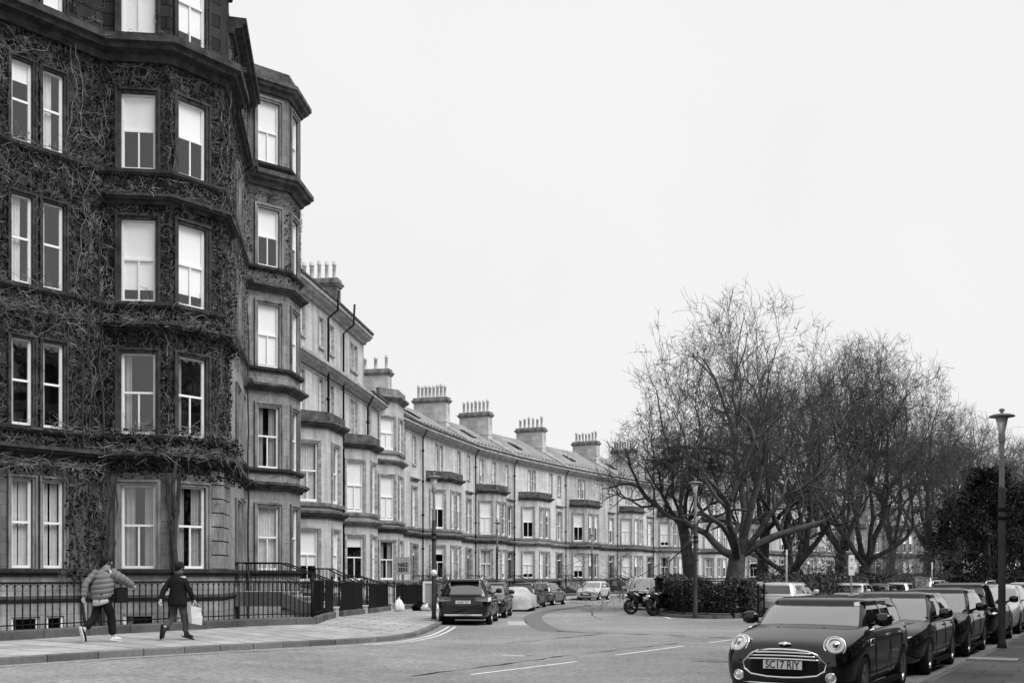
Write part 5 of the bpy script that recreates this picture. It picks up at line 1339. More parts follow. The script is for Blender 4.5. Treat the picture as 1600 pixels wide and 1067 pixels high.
for wx_ in (1.25, -1.25):
    for s in (1, -1):
        t = MB(); t.lathe([(0, -.17), (.3, -.17), (.3, 0), (.2, .005), (0, .0)], 20, Matrix.Translation((wx_, s * .8, .3)) @ Matrix.Rotation(RAD(-90 * s), 4, 'X')); t.build('wheel', M_['rubber'], cv)
cv.location = (.22, 58.2, gz(.3, 58.2)); cv.rotation_euler = (0, 0, RAD(85)); cv.scale = (1.08, 1.12, 1.04)

# ------------------------------------------------------------------ unseen houses behind and right of the camera, added for shade and reflections
for k, lb in enumerate(('dark stone house across the street, nearest the camera', 'dark stone house across the street, middle one', 'dark stone house across the street, farthest one')):
    a = RK0 + RN * 9 + RD * (-24 + 26 * (k + 1)); c = a - RD * 26
    h = thing('terraced_house', lb, 'house', (a.x, a.y, .15)); mm = Vector((-RD.y, RD.x))
    house(h, [a, c], mm, mm, (0, 3, 1.2, 3), [(0, 11, 'door'), (0, 15, 'win'), (0, 21, 'win')], None, [(0, 4, .8), (0, 6, .8), (0, 11, .8), (0, 15, .8), (0, 21, .8)], attic=14, chim=False, seed=300 + k, pipe=(False, True), stone='dark_stone')

# ------------------------------------------------------------------ people
def chain(*pts): return [(i, i + 1) for i in range(len(pts) - 1)]

def person(label, loc, heading, P, build):
    """P holds the joints in a local frame: x forward, y left, z up, feet on z=0"""
    r = thing('person', label, 'person', (0, 0, 0)); V = []; E = []; Rr = []
    def put_(p, rad, link=None):
        V.append(p); Rr.append(rad); i = len(V) - 1
        if link is not None: E.append((link, i))
        return i
    hip = put_(P['hip'], (.135 * build, .105 * build))
    mid = put_([(P['hip'][k] + P['chest'][k]) / 2 for k in range(3)], (.13 * build, .10 * build), hip); ch = put_(P['chest'], (.155 * build, .11 * build), mid)
    nk = put_(P['neck'], .058, ch); hb = put_(P['jaw'], (.066, .075), nk); hc = put_(P['head'], (.080, .098), hb); ht = put_(P['crown'], (.055, .07), hc)
    for s in ('l', 'r'):
        sh = put_(P['sh_' + s], .062 * build, ch); el = put_(P['el_' + s], .045 * build, sh); wr_ = put_(P['wr_' + s], .030, el); hd_ = put_(P['hd_' + s], (.04, .024), wr_)
        hj = put_(P['hj_' + s], .088 * build, hip); kn = put_(P['kn_' + s], .062 * build, hj); an = put_(P['an_' + s], .043, kn); hl = put_(P['ba_' + s], (.042, .04), an)
    body = ob('body', skin_mesh('body', V, E, Rr, ['skin'], 2), r)
    hd = Vector(P['head']); f = Vector(P['look']); f.normalize(); l = Vector((0, 0, 1)).cross(f).normalized(); u = f.cross(l)
    Mh = Matrix(((f.x, l.x, u.x, hd.x), (f.y, l.y, u.y, hd.y), (f.z, l.z, u.z, hd.z), (0, 0, 0, 1)))
    fc = MB(); fc.lathe([(0, .03), (.012, .025), (.018, 0), (.012, -.018), (0, -.02)], 8, Mh @ Matrix.Translation((.098, 0, -.025)))
    for s in (1, -1):
        fc.lathe([(0, .006), (.012, .004), (.015, 0)], 8, Mh @ Matrix.Translation((.086, s * .032, .005)) @ Matrix.Rotation(RAD(90), 4, 'Y'), 1)
        fc.box(.078, .09, s * .032 - .02, s * .032 + .02, .022, .030, 2, Mh)
        fc.lathe([(0, .012), (.02, .01), (.032, 0), (.0, -.01)], 10, Mh @ Matrix.Translation((-.005, s * .082, -.012)) @ Matrix.Rotation(RAD(-90 * s), 4, 'X') @ Matrix.Diagonal((.7, 1.1, 1, 1)))
    fc.box(.078, .090, -.024, .024, -.068, -.058, 3, Mh)
    fc.build('face', [M_['skin'], M_['sign'], M_['hair'], M_['leather']], body)
    # hands: palm, four bent fingers, thumb
    for s in ('l', 'r'):
        w_ = Vector(P['wr_' + s]); h_ = Vector(P['hd_' + s]); d = (h_ - w_).normalized(); side = d.cross(Vector((0, 1, 0)) if abs(d.y) < .8 else Vector((1, 0, 0))).normalized(); nrm = d.cross(side); sg = 1 if s == 'l' else -1
        V = [w_, w_ + d * .05, h_]; E = [(0, 1), (1, 2)]; Rr = [(.026, .02), (.034, .018), (.038, .016)]
        for k, (o_, ln) in enumerate(((-.03, .062), (-.01, .074), (.011, .07), (.031, .056))):
            b0 = h_ + side * o_; i = len(V); V += [b0, b0 + d * ln * .45 + nrm * sg * .012, b0 + d * ln * .62 + nrm * sg * .034]; E += [(2, i), (i, i + 1), (i + 1, i + 2)]; Rr += [.0095, .0085, .007]
        i = len(V); b0 = w_ + d * .035 - side * .03; V += [b0, b0 + d * .03 - side * .022, b0 + d * .055 - side * .026 + nrm * sg * .012]; E += [(1, i), (i, i + 1), (i + 1, i + 2)]; Rr += [.012, .0105, .009]
        ob('hand', skin_mesh('hand', V, E, Rr, ['skin'], 1), body)
    r.location = loc; r.rotation_euler = (0, 0, math.atan2(heading[1], heading[0]))
    return r, Mh
def limb(name, parent, pts, rads, mat, lv=2):
    return ob(name, skin_mesh(name, pts, chain(*pts), rads, [mat], lv), parent)
def trousers(name, parent, P, mat, k=1.0, hem=.075):
    V = [P['hip'], P['hj_l'], P['kn_l'], tuple(Vector(P['kn_l']).lerp(Vector(P['an_l']), .9)), P['hj_r'], P['kn_r'], tuple(Vector(P['kn_r']).lerp(Vector(P['an_r']), .9))]
    return ob(name, skin_mesh(name, V, [(0, 1), (1, 2), (2, 3), (0, 4), (4, 5), (5, 6)], [(.15 * k, .12 * k), .108 * k, .082 * k, hem, .108 * k, .082 * k, hem], [mat], 2), parent)
def shoe(parent, an, ba, up, mat, sole, boot=0.0):
    a, b_ = Vector(an), Vector(ba); d = (b_ - a); d2 = d.normalized(); heel = a - d2 * .05; upv = Vector(up).normalized()
    V = [heel - upv * .02, a + d2 * .03 - upv * .01, b_ - d2 * .02, b_ + d2 * .055]; Rr = [(.042, .05), (.046, .055), (.046, .036), (.034, .026)]; E = [(0, 1), (1, 2), (2, 3)]
    if boot: V.append(a + upv * boot); Rr.append(.055); E.append((1, 4)); V.append(a + upv * boot * .4); Rr.append(.05); E[-1] = (1, 5); E.append((5, 4))
    o = ob('shoe', skin_mesh('shoe', V, E, Rr, [mat], 2), parent)
    sl = MB(); sd_ = d2.cross(upv).normalized(); out = []
    for t, w_ in ((-.10, .028), (-.085, .036), (.0, .036), (.1, .044), (.17, .042), (.215, .028), (.228, .0)): out.append((t, w_))
    for za, zb_ in ((-.062, -.038),):
        top = [a + d2 * (t) + sd_ * w_ + upv * zb_ for t, w_ in out] + [a + d2 * t - sd_ * w_ + upv * zb_ for t, w_ in out[-2::-1]]; bot = [p + upv * (za - zb_) for p in top]
        sl.face(top); sl.face(bot[::-1])
        for i in range(len(top)): j = (i + 1) % len(top); sl.face([bot[i], bot[j], top[j], top[i]])
    sl.build('sole', M_[sole], o); return o
def garment(name, parent, rings, mat, n=20, close=True):
    """rings: (centre, half-depth x, half-width y, tilt)"""
    b = MB(); V = []; F = []
    for (cx, cy, cz), ax, ay, tilt in rings:
        for k in range(n):
            t = 2 * math.pi * k / n; V.append((cx + ax * math.cos(t), cy + ay * math.sin(t), cz + tilt * math.cos(t)))
    for i in range(len(rings) - 1):
        for k in range(n): F.append((i * n + k, i * n + (k + 1) % n, (i + 1) * n + (k + 1) % n, (i + 1) * n + k))
    if close: F.append(tuple(range(n - 1, -1, -1))); F.append(tuple((len(rings) - 1) * n + k for k in range(n)))
    b.add(V, F); return b.build(name, M_[mat], parent)

PH = RD
# man in the puffer jacket, striding to the right
Pm = dict(hip=(0, 0, .93), chest=(.05, 0, 1.33), neck=(.10, 0, 1.50), jaw=(.135, 0, 1.57), head=(.125, 0, 1.645), crown=(.115, 0, 1.72), look=(1, -.22, -.08),
          sh_l=(.05, .20, 1.42), el_l=(-.20, .27, 1.18), wr_l=(-.26, .27, .93), hd_l=(-.26, .265, .84), sh_r=(.06, -.20, 1.42), el_r=(.34, -.28, 1.27), wr_r=(.58, -.25, 1.15), hd_r=(.655, -.24, 1.115),
          hj_l=(0, .10, .88), kn_l=(-.10, .10, .50), an_l=(-.40, .10, .25), ba_l=(-.35, .10, .07), hj_r=(0, -.10, .88), kn_r=(.17, -.09, .49), an_r=(.20, -.09, .08), ba_r=(.35, -.10, .05))
mx_, my_ = -8.42, 22.75
man, Mh = person('man in grey puffer jacket and dark trousers striding along the pavement', (0, 0, 0), PH, Pm, 1.0)
man.location = (mx_, my_, pz(mx_, my_)); man.scale = (1, .9, 1)
rings = []; 
for i in range(43):
    t = i / 42; z = .90 + .62 * t; q = abs(math.sin(t * math.pi * 6)); ax = (.165 + .05 * math.sin(math.pi * min(1, t * .95 + .1))) * (.90 + .13 * q ** .6) * (1 if t < .86 else 1 - (t - .86) * 3.4); ay = (.225 + .05 * math.sin(math.pi * min(1, t + .08))) * (.93 + .09 * q ** .6) * (1 if t < .8 else 1 - (t - .8) * 3.2)
    rings.append(((.0 + .075 * t - .02, 0, z), ax, ay, .03))
jk = garment('puffer_jacket', man, rings, 'puffer', 24)
for s in ('l', 'r'):
    a, e, w_ = Vector(Pm['sh_' + s]), Vector(Pm['el_' + s]), Vector(Pm['wr_' + s]); pts = []; rr_ = []
    for i in range(25):
        t = i / 24; p = a.lerp(e, t * 2) if t < .5 else e.lerp(w_, (t - .5) * 2); q = abs(math.sin(t * math.pi * 6)); pts.append(tuple(p)); rr_.append((.118 - .05 * t) * (.84 + .2 * q ** .6))
    sl = MB(); sl.tube(pts, rr_, 14); sl.build('sleeve', M_['puffer'], jk)
cl = MB(); cl.lathe([(.10, -.06), (.105, -.02), (.09, .02), (.08, .03), (.07, .01)], 16, Matrix.Translation((.095, 0, 1.51))); cl.build('collar', M_['puffer'], jk)
garment('shirt_tail', man, [((-.03, 0, .80), .155, .205, .06), ((-.03, 0, .93), .15, .2, .03)], 'pale_cloth', 20)
trousers('trousers', man, Pm, 'dark_cloth', 1.08, .088)
shoe(man, Pm['an_l'], Pm['ba_l'], (.9, 0, .35), 'dark_cloth', 'shoe_white'); shoe(man, Pm['an_r'], Pm['ba_r'], (0, 0, 1), 'shoe_white', 'shoe_white')
def hair(par, Mh, back=0.0, bun=False):
    b = MB(); V = []; F = []; n = 18; m = 8
    for i in range(m + 1):
        ph = math.pi * .5 - (math.pi * .86) * i / m
        for k in range(n):
            t = 2 * math.pi * k / n; rx, ry, rz = .108, .093, .112; cf = .5 + .5 * math.cos(t); lim = -.10 * (1 - cf) + .045 * cf
            z = max(math.sin(ph) * rz, lim); rad = math.cos(ph) if ph > -.2 else math.cos(ph) * .98
            V.append(Mh @ Vector((-.012 + rx * rad * math.cos(t), ry * rad * math.sin(t), .022 + z)))
        if i < m:
            for k in range(n): F.append((i * n + k, (i + 1) * n + k, (i + 1) * n + (k + 1) % n, i * n + (k + 1) % n))
    b.add(V, F)
    for k in range(26):                              # uneven locks over the smooth cap
        t = random.Random(k).uniform(.9, 5.4); q = random.Random(k + 60); p = [Mh @ Vector((-.012 + .1 * f * math.cos(t), .088 * f * math.sin(t), .022 + z)) for f, z in ((.45, .1), (.9, .07), (1.06, .0), (1.02, -.07 - .03 * q.random()))]
        b.tube(p, [.012, .016, .014, .005], 5)
    if bun: b.lathe([(0, -.05), (.03, -.045), (.05, -.01), (.045, .03), (.02, .05), (0, .052)], 12, Mh @ Matrix.Translation((-.10, 0, .075)))
    return b.build('hair', M_['hair'], par)
hair(man, Mh)
st = MB(); st.tube([(.20, -.10, 1.47), (.12, -.22, 1.40), (-.02, -.19, 1.36), (-.16, .0, 1.3), (-.21, .14, 1.18), (-.1, .285, 1.02), (.05, .29, .96)], .017, 5); st.tube([(.14, -.16, 1.47), (.26, -.05, 1.36), (.25, .16, 1.12), (.1, .285, 1.0)], .017, 5)
bgm = tag(ob('shoulder_bag', None, None, Matrix()), 'dark shoulder bag with a long strap worn across the puffer jacket', 'bag'); bgm.location = man.location; bgm.rotation_euler = (0, 0, math.atan2(PH[1], PH[0])); bgm.empty_display_size = .1; bgm.scale = (1, .9, 1)
st.build('strap', M_['leather'], bgm)
b = MB(); b.box(.12, .40, -.34, -.24, .80, 1.08); b.tube([(.13, -.29, 1.09), (.26, -.29, 1.1), (.39, -.29, 1.09)], .03, 6); b.build('pouch', M_['dark_cloth'], bgm)
# woman in the dark coat carrying a paper bag
Pw = dict(hip=(0, 0, .86), chest=(.03, 0, 1.22), neck=(.05, 0, 1.38), jaw=(.085, 0, 1.455), head=(.08, 0, 1.53), crown=(.07, 0, 1.60), look=(1, -.1, -.02),
          sh_l=(.02, .17, 1.30), el_l=(-.17, .24, 1.06), wr_l=(-.26, .24, .84), hd_l=(-.27, .235, .76), sh_r=(.03, -.17, 1.30), el_r=(.12, -.25, 1.04), wr_r=(.26, -.25, .83), hd_r=(.30, -.245, .755),
          hj_l=(0, .09, .82), kn_l=(-.03, .09, .46), an_l=(-.30, .09, .24), ba_l=(-.32, .09, .08), hj_r=(0, -.09, .82), kn_r=(.14, -.085, .46), an_r=(.17, -.085, .085), ba_r=(.31, -.095, .05))
wx_, wy_ = -7.18, 23.75
wom, Mh = person('woman in dark coat and boots walking with a paper bag', (0, 0, 0), PH, Pw, .9)
wom.location = (wx_, wy_, pz(wx_, wy_)); wom.scale = (1, .92, 1)
ct = garment('coat', wom, [((.0, 0, .70), .185, .235, .0), ((.0, 0, .78), .18, .232, .0), ((.0, 0, .92), .165, .215, .0), ((.01, 0, 1.06), .15, .20, .0), ((.02, 0, 1.2), .155, .212, .0), ((.03, 0, 1.3), .14, .215, 0), ((.04, 0, 1.36), .10, .15, 0), ((.05, 0, 1.41), .07, .08, 0)], 'dark_cloth', 24)
for s in ('l', 'r'): limb('sleeve', ct, [Pw['sh_' + s], Pw['el_' + s], Pw['wr_' + s]], [.085, .07, .056], 'dark_cloth')
cl = MB(); cl.lathe([(.075, -.05), (.088, 0), (.084, .04), (.07, .045)], 16, Matrix.Translation((.045, 0, 1.41))); cl.build('collar', M_['grey_cloth'], ct)
trousers('trousers', wom, Pw, 'grey_cloth', .9, .062)
shoe(wom, Pw['an_l'], Pw['ba_l'], (.95, 0, .12), 'leather', 'rubber', .15); shoe(wom, Pw['an_r'], Pw['ba_r'], (0, 0, 1), 'leather', 'rubber', .16)
hair(wom, Mh, bun=True)
pbg = ob('shopping_bag', None, None, Matrix()); tag(pbg, 'white paper carrier bag held by the woman in the dark coat', 'shopping bag'); pbg.location = wom.location; pbg.rotation_euler = (0, 0, math.atan2(PH[1], PH[0])); pbg.empty_display_size = .1; pbg.scale = (1, .92, 1)
b = MB(); rb_ = random.Random(3); W_ = [[(.13, -.325), (.43, -.325), (.43, -.215), (.13, -.215)]]
lv_ = [(.34, 0), (.45, .01), (.58, .0), (.70, .015)]; rr4 = []
for z, bl in lv_: rr4.append([(x + rb_.gauss(0, .012) - (z - .34) * .08, y + (bl if y > -.27 else -bl) + rb_.gauss(0, .008), z + (rb_.gauss(0, .02) if z > .6 else 0) - (.05 if x > .3 and z < .4 else 0)) for x, y in W_[0]])
for i in range(3):
    for k in range(4): b.face([rr4[i][k], rr4[i][(k + 1) % 4], rr4[i + 1][(k + 1) % 4], rr4[i + 1][k]])
b.face(rr4[0][::-1]); b.build('bag_body', M_['paper'], pbg)
b = MB()
for y in (-.33, -.21): b.tube([(.17, y, .69), (.22, -.26, .745), (.30, -.25, .765), (.36, -.26, .745), (.38, y, .69)], .006, 5)
b.build('handle', M_['paper'], pbg)
# distant pedestrian on the crescent pavement
Pd = dict(Pm); Pd.update(el_l=(-.05, .26, 1.15), wr_l=(.08, .25, .95), hd_l=(.12, .24, .88), el_r=(.0, -.27, 1.14), wr_r=(.06, -.25, .9), hd_r=(.08, -.24, .82), kn_l=(-.04, .1, .48), an_l=(-.14, .1, .1), ba_l=(.0, .1, .05), kn_r=(.1, -.1, .49), an_r=(.1, -.1, .08), ba_r=(.24, -.1, .05))
dx_, dy_ = 8.85, 89.5
dman, Mh = person('person in dark coat and pale trousers walking on the far pavement', (0, 0, 0), (-.4, -.9), Pd, 1.0); dman.location = (dx_, dy_, gz(dx_, dy_))
ct = garment('coat', dman, [((.0, 0, .78), .2, .25, 0), ((.02, 0, 1.0), .185, .235, 0), ((.05, 0, 1.25), .17, .235, 0), ((.06, 0, 1.42), .13, .19, 0), ((.08, 0, 1.5), .07, .09, 0)], 'grey_cloth')
for s in ('l', 'r'): limb('sleeve', ct, [Pd['sh_' + s], Pd['el_' + s], Pd['wr_' + s]], [.09, .075, .06], 'grey_cloth')
trousers('trousers', dman, Pd, 'puffer', 1.0, .08); hair(dman, Mh)
for s in ('l', 'r'): shoe(dman, Pd['an_' + s], Pd['ba_' + s], (0, 0, 1), 'leather', 'rubber')

# ------------------------------------------------------------------ motorcycles
def motorcycle(label, loc, rz, lean=0.0):
    r = thing('motorcycle', label, 'motorcycle', (0, 0, 0), 'motorcycles at the garden corner')
    for x in (.70, -.70):
        Mw = Matrix.Translation((x, 0, .31)) @ Matrix.Rotation(RAD(90), 4, 'X')
        b = MB(); V = []; 
        b.lathe([(.22, -.06), (.28, -.075), (.31, -.045), (.315, 0), (.31, .045), (.28, .075), (.22, .06), (.22, -.06)], 28, Mw); w_ = b.build('wheel', M_['rubber'], r)
        b = MB(); b.lathe([(.225, -.05), (.2, -.04), (.2, .04), (.225, .05)], 24, Mw); b.lathe([(0, -.06), (.05, -.06), (.05, .06), (0, .06)], 10, Mw)
        for k in range(5): b.box(.04, .21, -.018, .018, -.02, .02, 0, Mw @ Matrix.Rotation(k * 1.2566, 4, 'Z'))
        b.build('rim', M_['cast_iron'], w_)
        b = MB(); b.lathe([(.07, .075), (.13, .075), (.13, .082), (.07, .082)], 18, Mw); b.build('brake_disc', M_['galv'], w_)
    b = MB()
    for s in (1, -1): b.tube([(.70, s * .11, .31), (.52, s * .11, .86)], .028, 8)
    b.build('fork', M_['galv'], r)
    V = [(.62, 0, .80), (.42, 0, .86), (.15, 0, .82), (-.15, 0, .74)]; ob('fuel_tank', skin_mesh('fuel_tank', V, chain(*V), [(.08, .10), (.15, .12), (.16, .12), (.10, .06)], ['car_black'], 2), r)
    V = [(.92, 0, .72), (.74, 0, .82), (.55, 0, .78), (.38, 0, .58), (.3, 0, .42)]; ob('fairing', skin_mesh('fairing', V, chain(*V), [(.09, .08), (.24, .18), (.30, .24), (.30, .28), (.26, .2)], ['car_black'], 2), r)
    V = [(-.1, 0, .76), (-.35, 0, .80), (-.6, 0, .90), (-.86, 0, .98)]; ob('seat', skin_mesh('seat', V, chain(*V), [(.11, .05), (.14, .05), (.11, .055), (.05, .03)], ['leather'], 2), r)
    V = [(.25, 0, .40), (.0, 0, .42), (-.2, 0, .5)]; ob('engine', skin_mesh('engine', V, chain(*V), [(.17, .15), (.19, .17), (.13, .13)], ['cast_iron'], 1), r)
    b = MB(); b.tube([(-.1, -.1, .42), (-.70, -.1, .31)], .03, 6); b.tube([(-.1, .1, .42), (-.70, .1, .31)], .03, 6); b.build('swing_arm', M_['galv'], r)
    b = MB(); b.tube([(.2, -.15, .26), (-.2, -.17, .25), (-.45, -.19, .36), (-.92, -.21, .56)], [.03, .03, .06, .065], 10); b.build('exhaust', M_['alloy'], r)
    b = MB(); b.tube([(.46, .32, .92), (.53, .18, .95), (.54, 0, .95), (.53, -.18, .95), (.46, -.32, .92)], .016, 6); b.build('handlebar', M_['trim'], r)
    for s in (1, -1):
        b = MB(); b.tube([(.66, s * .14, .98), (.62, s * .28, 1.10)], .01, 5); b.lathe([(0, -.02), (.05, -.015), (.06, .01), (0, .02)], 10, Matrix.Translation((.60, s * .33, 1.11)) @ Matrix.Rotation(RAD(90), 4, 'Y') @ Matrix.Diagonal((.7, 1.3, 1, 1))); b.build('mirror', M_['trim'], r)
    b = MB(); V = [[(.86, s * .08, .84), (.62, s * .13, 1.1)] for s in (1, 0, -1)]
    for a, c in zip(V[:-1], V[1:]): b.face([a[0], a[1], (c[1][0] + (0.03 if c[1][1] == 0 else 0), c[1][1], c[1][2]), (c[0][0] + (.03 if c[0][1] == 0 else 0), c[0][1], c[0][2])], 0, None, True)
    b.build('windshield', M_['car_glass'], r)
    b = MB(); b.lathe([(0, .03), (.06, .02), (.08, 0), (.08, -.05)], 14, Matrix.Translation((.93, 0, .76)) @ Matrix.Rotation(RAD(80), 4, 'Y') @ Matrix.Diagonal((.8, 1.4, 1, 1))); b.build('headlight', M_['lens'], r)
    b = MB(); b.box(-.95, -.93, -.1, .1, .62, .78); b.tube([(-.84, 0, .95), (-.94, 0, .7)], .02, 5); b.build('number_plate', M_['plate'], r)
    r.location = loc; r.rotation_euler = (lean, 0, rz); r.scale = (1.1, 1.1, 1.12); return r
motorcycle('black sports motorcycle leaning at the garden corner, its front wheel nearest the road', (6.15, 50.3, gz(6, 50)), RAD(192), RAD(8))
motorcycle('black motorcycle nearer the hedge, parked beside the other one', (6.75, 48.1, gz(6.5, 48) + .0), RAD(212), RAD(8))

# ------------------------------------------------------------------ bags, boxes, signs, shrubs by the left railings
def sack(name, label, loc, r_, h, mat, seed, cat):
    rr = random.Random(seed); b = MB(); prof = [(0, 0), (r_ * .8, .01), (r_, h * .22), (r_ * .95, h * .5), (r_ * .6, h * .78), (r_ * .16, h * .9), (r_ * .26, h), (0, h * .98)]; V = []; F = []; n = 22
    for z_i, (q, z) in enumerate(prof):
        for k in range(n): t = 2 * math.pi * k / n; f = 1 + .11 * math.sin(t * 3 + seed) + .06 * math.sin(t * 7 + z_i) + rr.gauss(0, .06); V.append((q * f * math.cos(t), q * f * math.sin(t), z * (1 + (rr.gauss(0, .06) if z > .02 else 0))))
    for i in range(len(prof) - 1):
        for k in range(n): F.append((i * n + k, i * n + (k + 1) % n, (i + 1) * n + (k + 1) % n, (i + 1) * n + k))
    b.add(V, F); o = b.build(name, M_[mat], None, Matrix.Translation(Vector(loc))); return tag(o, label, cat)
sack('rubbish_bag', 'full white rubbish bag standing on the pavement by the second steps', (-5.15, 50.3, pz(-5.1, 50.3)), .24, .62, 'plastic_bag', 2, 'rubbish bag')
sack('rubbish_bag', 'pale slumped bag beside the black one near the lamp post', (-3.98, 51.7, pz(-4, 51.7)), .26, .34, 'plastic_bag', 5, 'rubbish bag')
sack('rubbish_bag', 'black rubbish bag lying left of the pale slumped bag', (-4.3, 52.0, pz(-4.2, 52)), .4, .42, 'black_paint', 9, 'rubbish bag')
sack('rubbish_bag', 'small pale bag lying right of the discarded board', (-3.55, 52.3, pz(-3.5, 52)), .22, .3, 'plastic_bag', 12, 'rubbish bag')
bd = thing('discarded_board', 'pale framed board left standing among the rubbish bags', 'board', (-3.95, 52.4, pz(-4, 52.4)))
zz = pz(-4, 52.4); b = MB(); b.box(-4.2, -3.72, 52.38, 52.42, zz, zz + 1.35); b.build('panel', M_['sign_grey'], bd)
b = MB(); b.box(-4.22, -4.12, 52.35, 52.44, zz, zz + 1.38); b.box(-3.80, -3.70, 52.35, 52.44, zz, zz + 1.38); b.box(-4.12, -3.80, 52.35, 52.44, zz + 1.28, zz + 1.38); b.build('frame', M_['sign'], bd)
bx = MB(); bx.box(-3.9, -3.5, 51.5, 51.8, pz(-3.7, 51.6), pz(-3.7, 51.6) + .24); bx.face([(-3.9, 51.5, .27), (-3.5, 51.5, .27), (-3.5, 51.3, .42), (-3.9, 51.3, .42)]); tag(bx.build('cardboard_box', M_['cardboard']), 'open cardboard box on the pavement in front of the discarded board', 'box')
sg = thing('hanging_sign', 'grey sign board lettered NIKSSEN on a thin post above the railings', 'sign', (-5.1, 54.3, pz(-5.1, 54.3)))
z0 = 1.75 - (897 - 898) / 1730 * 54.3; zt_ = 1.75 + (898 - 870) / 1730 * 54.3; xl, xr = (619 - 800) / 1730 * 54.3, (640 - 800) / 1730 * 54.3; xm = (xl + xr) / 2
b = MB(); b.box(xl, xr, 54.3, 54.34, z0, zt_); b.build('sign_plate', M_['sign_grey'], sg)
b = MB(); b.tube([(xm, 54.36, pz(-5, 54.3)), (xm, 54.36, zt_)], .025, 6); b.build('post', M_['cast_iron'], sg)
text('NIKS', .27, sg, face_frame((xm, 54.297, z0 + .46), (1, 0, 0), (0, 0, 1)), 'ink', sx=.82, bold=.035); text('SEN', .27, sg, face_frame((xm, 54.297, z0 + .22), (1, 0, 0), (0, 0, 1)), 'ink', sx=.98, bold=.035); text('To let', .1, sg, face_frame((xm - .05, 54.297, z0 + .74), (1, 0, 0), (0, 0, 1)), 'ink') if False else None

